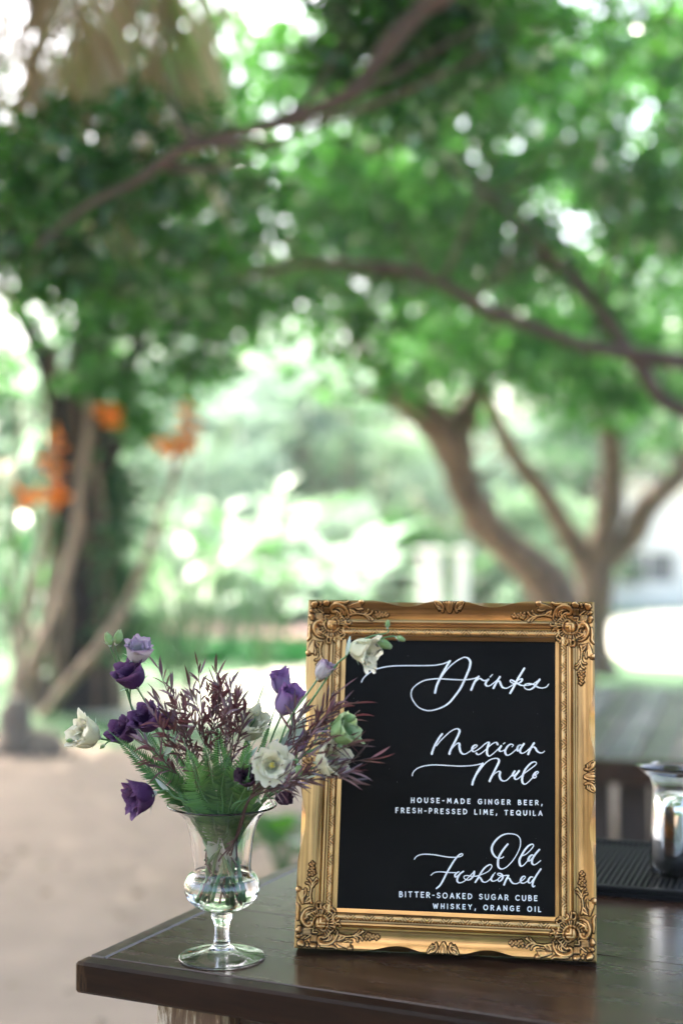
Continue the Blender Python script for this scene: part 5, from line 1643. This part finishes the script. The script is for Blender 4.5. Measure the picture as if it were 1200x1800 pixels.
SP = [
    ('tallest burgundy sprig just left of the middle', [(372, 1400, 1.84), (360, 1300, 1.84), (352, 1215, 1.85), (348, 1170, 1.85)], 34),
    ('burgundy sprig ending right of the tallest one', [(385, 1400, 1.82), (382, 1300, 1.81), (385, 1220, 1.81), (378, 1178, 1.81)], 34),
    ('burgundy sprig leaning right out of the middle top', [(392, 1400, 1.85), (396, 1300, 1.86), (402, 1240, 1.87), (408, 1200, 1.88)], 32),
    ('burgundy sprig with a long blade on the right of the middle', [(398, 1395, 1.82), (408, 1310, 1.81), (414, 1260, 1.81), (418, 1222, 1.80)], 26),
    ('burgundy sprig reaching up left behind the purple cup flower', [(360, 1400, 1.85), (330, 1310, 1.86), (300, 1230, 1.87), (278, 1172, 1.88)], 30),
    ('burgundy sprig between the left purple flowers and the middle', [(364, 1400, 1.82), (340, 1320, 1.81), (316, 1250, 1.81), (300, 1205, 1.81)], 32),
    ('burgundy sprig in front of the dark purple left flower', [(358, 1400, 1.79), (325, 1345, 1.77), (290, 1290, 1.77), (268, 1250, 1.77)], 30),
    ('low burgundy sprig running left above the ferns', [(352, 1405, 1.78), (315, 1365, 1.77), (275, 1325, 1.76), (248, 1300, 1.76)], 26),
    ('burgundy sprig bunched in the very middle of the bouquet', [(376, 1398, 1.80), (362, 1320, 1.79), (355, 1265, 1.79), (340, 1220, 1.80)], 36),
    ('second burgundy sprig bunched in the middle, leaning right', [(384, 1398, 1.79), (384, 1320, 1.78), (392, 1270, 1.78), (398, 1235, 1.78)], 34),
    ('short burgundy sprig just above the fresh fern', [(396, 1395, 1.84), (410, 1330, 1.82), (425, 1285, 1.81), (432, 1252, 1.81)], 24),
    ('burgundy sprig curling left under the upper purple cup', [(360, 1400, 1.84), (335, 1330, 1.83), (305, 1272, 1.83), (272, 1228, 1.84)], 30),
    ('burgundy sprig at the back of the bouquet, right of its top', [(390, 1395, 1.88), (398, 1310, 1.90), (394, 1240, 1.92), (390, 1200, 1.92)], 34),
    ('burgundy sprig reaching up in front of the left frame rail', [(440, 1400, 1.78), (490, 1340, 1.76), (545, 1280, 1.75), (592, 1215, 1.75)], 26),
    ('burgundy sprig crossing the frame rail under the lilac flower', [(438, 1400, 1.79), (480, 1345, 1.77), (515, 1290, 1.77), (535, 1245, 1.77)], 26),
    ('long thin burgundy sprig reaching farthest right over the board', [(442, 1402, 1.77), (510, 1370, 1.74), (590, 1345, 1.73), (655, 1332, 1.73)], 26),
    ('burgundy sprig curving over the board below the ivory flower', [(440, 1405, 1.77), (500, 1385, 1.74), (570, 1368, 1.73), (625, 1372, 1.73)], 22),
    ('burgundy sprig fanning out low right beside the frame', [(436, 1408, 1.79), (470, 1390, 1.77), (520, 1372, 1.76), (570, 1355, 1.76)], 24),
    ('burgundy sprig pointing up right over the board edge', [(442, 1400, 1.77), (510, 1345, 1.75), (570, 1300, 1.74), (625, 1312, 1.73)], 22),
    ('thin burgundy sprig with curled tips over the upper left of the board', [(440, 1400, 1.78), (505, 1330, 1.76), (570, 1262, 1.75), (630, 1232, 1.74)], 14),
]
for i, (lab, pts, nl) in enumerate(SP):
    right = i >= 13
    if not right: pts = [(pts[0][0], pts[0][1], 1.87), (pts[1][0], pts[1][1], max(pts[1][2], 1.84))] + pts[2:]
    sprig(lab, pts, int(nl * 0.8), 46 if right else 35, 3.4 if right else 3.8, 0.6, 40 + i, 0.5 if right else 0.42, 2)
# rust brown twigs that only show inside the vase
for i in range(6):
    a = i * 1.05 + 0.2 + 0.3
    t = VB + Vector((math.cos(a) * 0.035, math.sin(a) * 0.035, 0.2))
    p0 = VB + Vector((-math.cos(a) * 0.028, -math.sin(a) * 0.028, 0.082 - 0.004 * (i % 3)))
    p1 = VB + Vector((rb.uniform(-.012, .012), rb.uniform(-.012, .012), 0.135))
    b = MB(); c = catmull([p0, p1, t], 7); b.tube(c, 0.0013, 5)
    o = b.build('brown_twig', M['twig']); props(o, 'rust brown twig inside the vase, ' + ('slanting down to the left', 'at the far left of the bulb', 'hidden behind the others on the left', 'slanting down to the right', 'at the far right of the bulb', 'nearest the front')[i], 'twig', 'brown twigs in the vase')
# wide leaf blades pressed against the glass in the neck
for i, (a, h0, lab) in enumerate(((-2.3, 0.118, 'wide green leaf pressed against the left of the vase neck'), (2.4, 0.12, 'wide green leaf at the back left of the vase neck'), (0.7, 0.122, 'wide green leaf at the back right of the vase neck'), (-1.5, 0.112, 'wide green leaf in the middle of the vase neck'), (-0.8, 0.124, 'wide green leaf pressed against the right of the vase neck'))):
    o = empty('neck_leaf', VB + Vector((0, 0, h0)), label=lab, cat='leaf', group='wide leaves inside the vase')
    x = Vector((math.cos(a) * 0.42, math.sin(a) * 0.42, 1)).normalized(); nrm = Vector((math.cos(a), math.sin(a), -0.4)).normalized(); y = nrm.cross(x).normalized(); z = x.cross(y)
    me = blade(0.08, 0.044, 0.25, 0.15, 7)
    link('leaf_blade', me, M['sepal'], o, Matrix((x, y, z)).transposed().to_4x4())

# ------------------------------------------------------------------ air
hz = MB(); hz.box(-60, 60, -14, 75, -1.0, 14.5)
hm = bpy.data.materials.new('thin haze'); hm.use_nodes = True
ht = hm.node_tree; ht.nodes.clear()
pv = ht.nodes.new('ShaderNodeVolumePrincipled'); pv.inputs['Density'].default_value = 0.0016; pv.inputs['Color'].default_value = (0.95, 0.98, 0.96, 1)
ho = ht.nodes.new('ShaderNodeOutputMaterial'); ht.links.new(pv.outputs[0], ho.inputs['Volume'])
props(hz.build('haze', hm, None, False), kind='stuff')
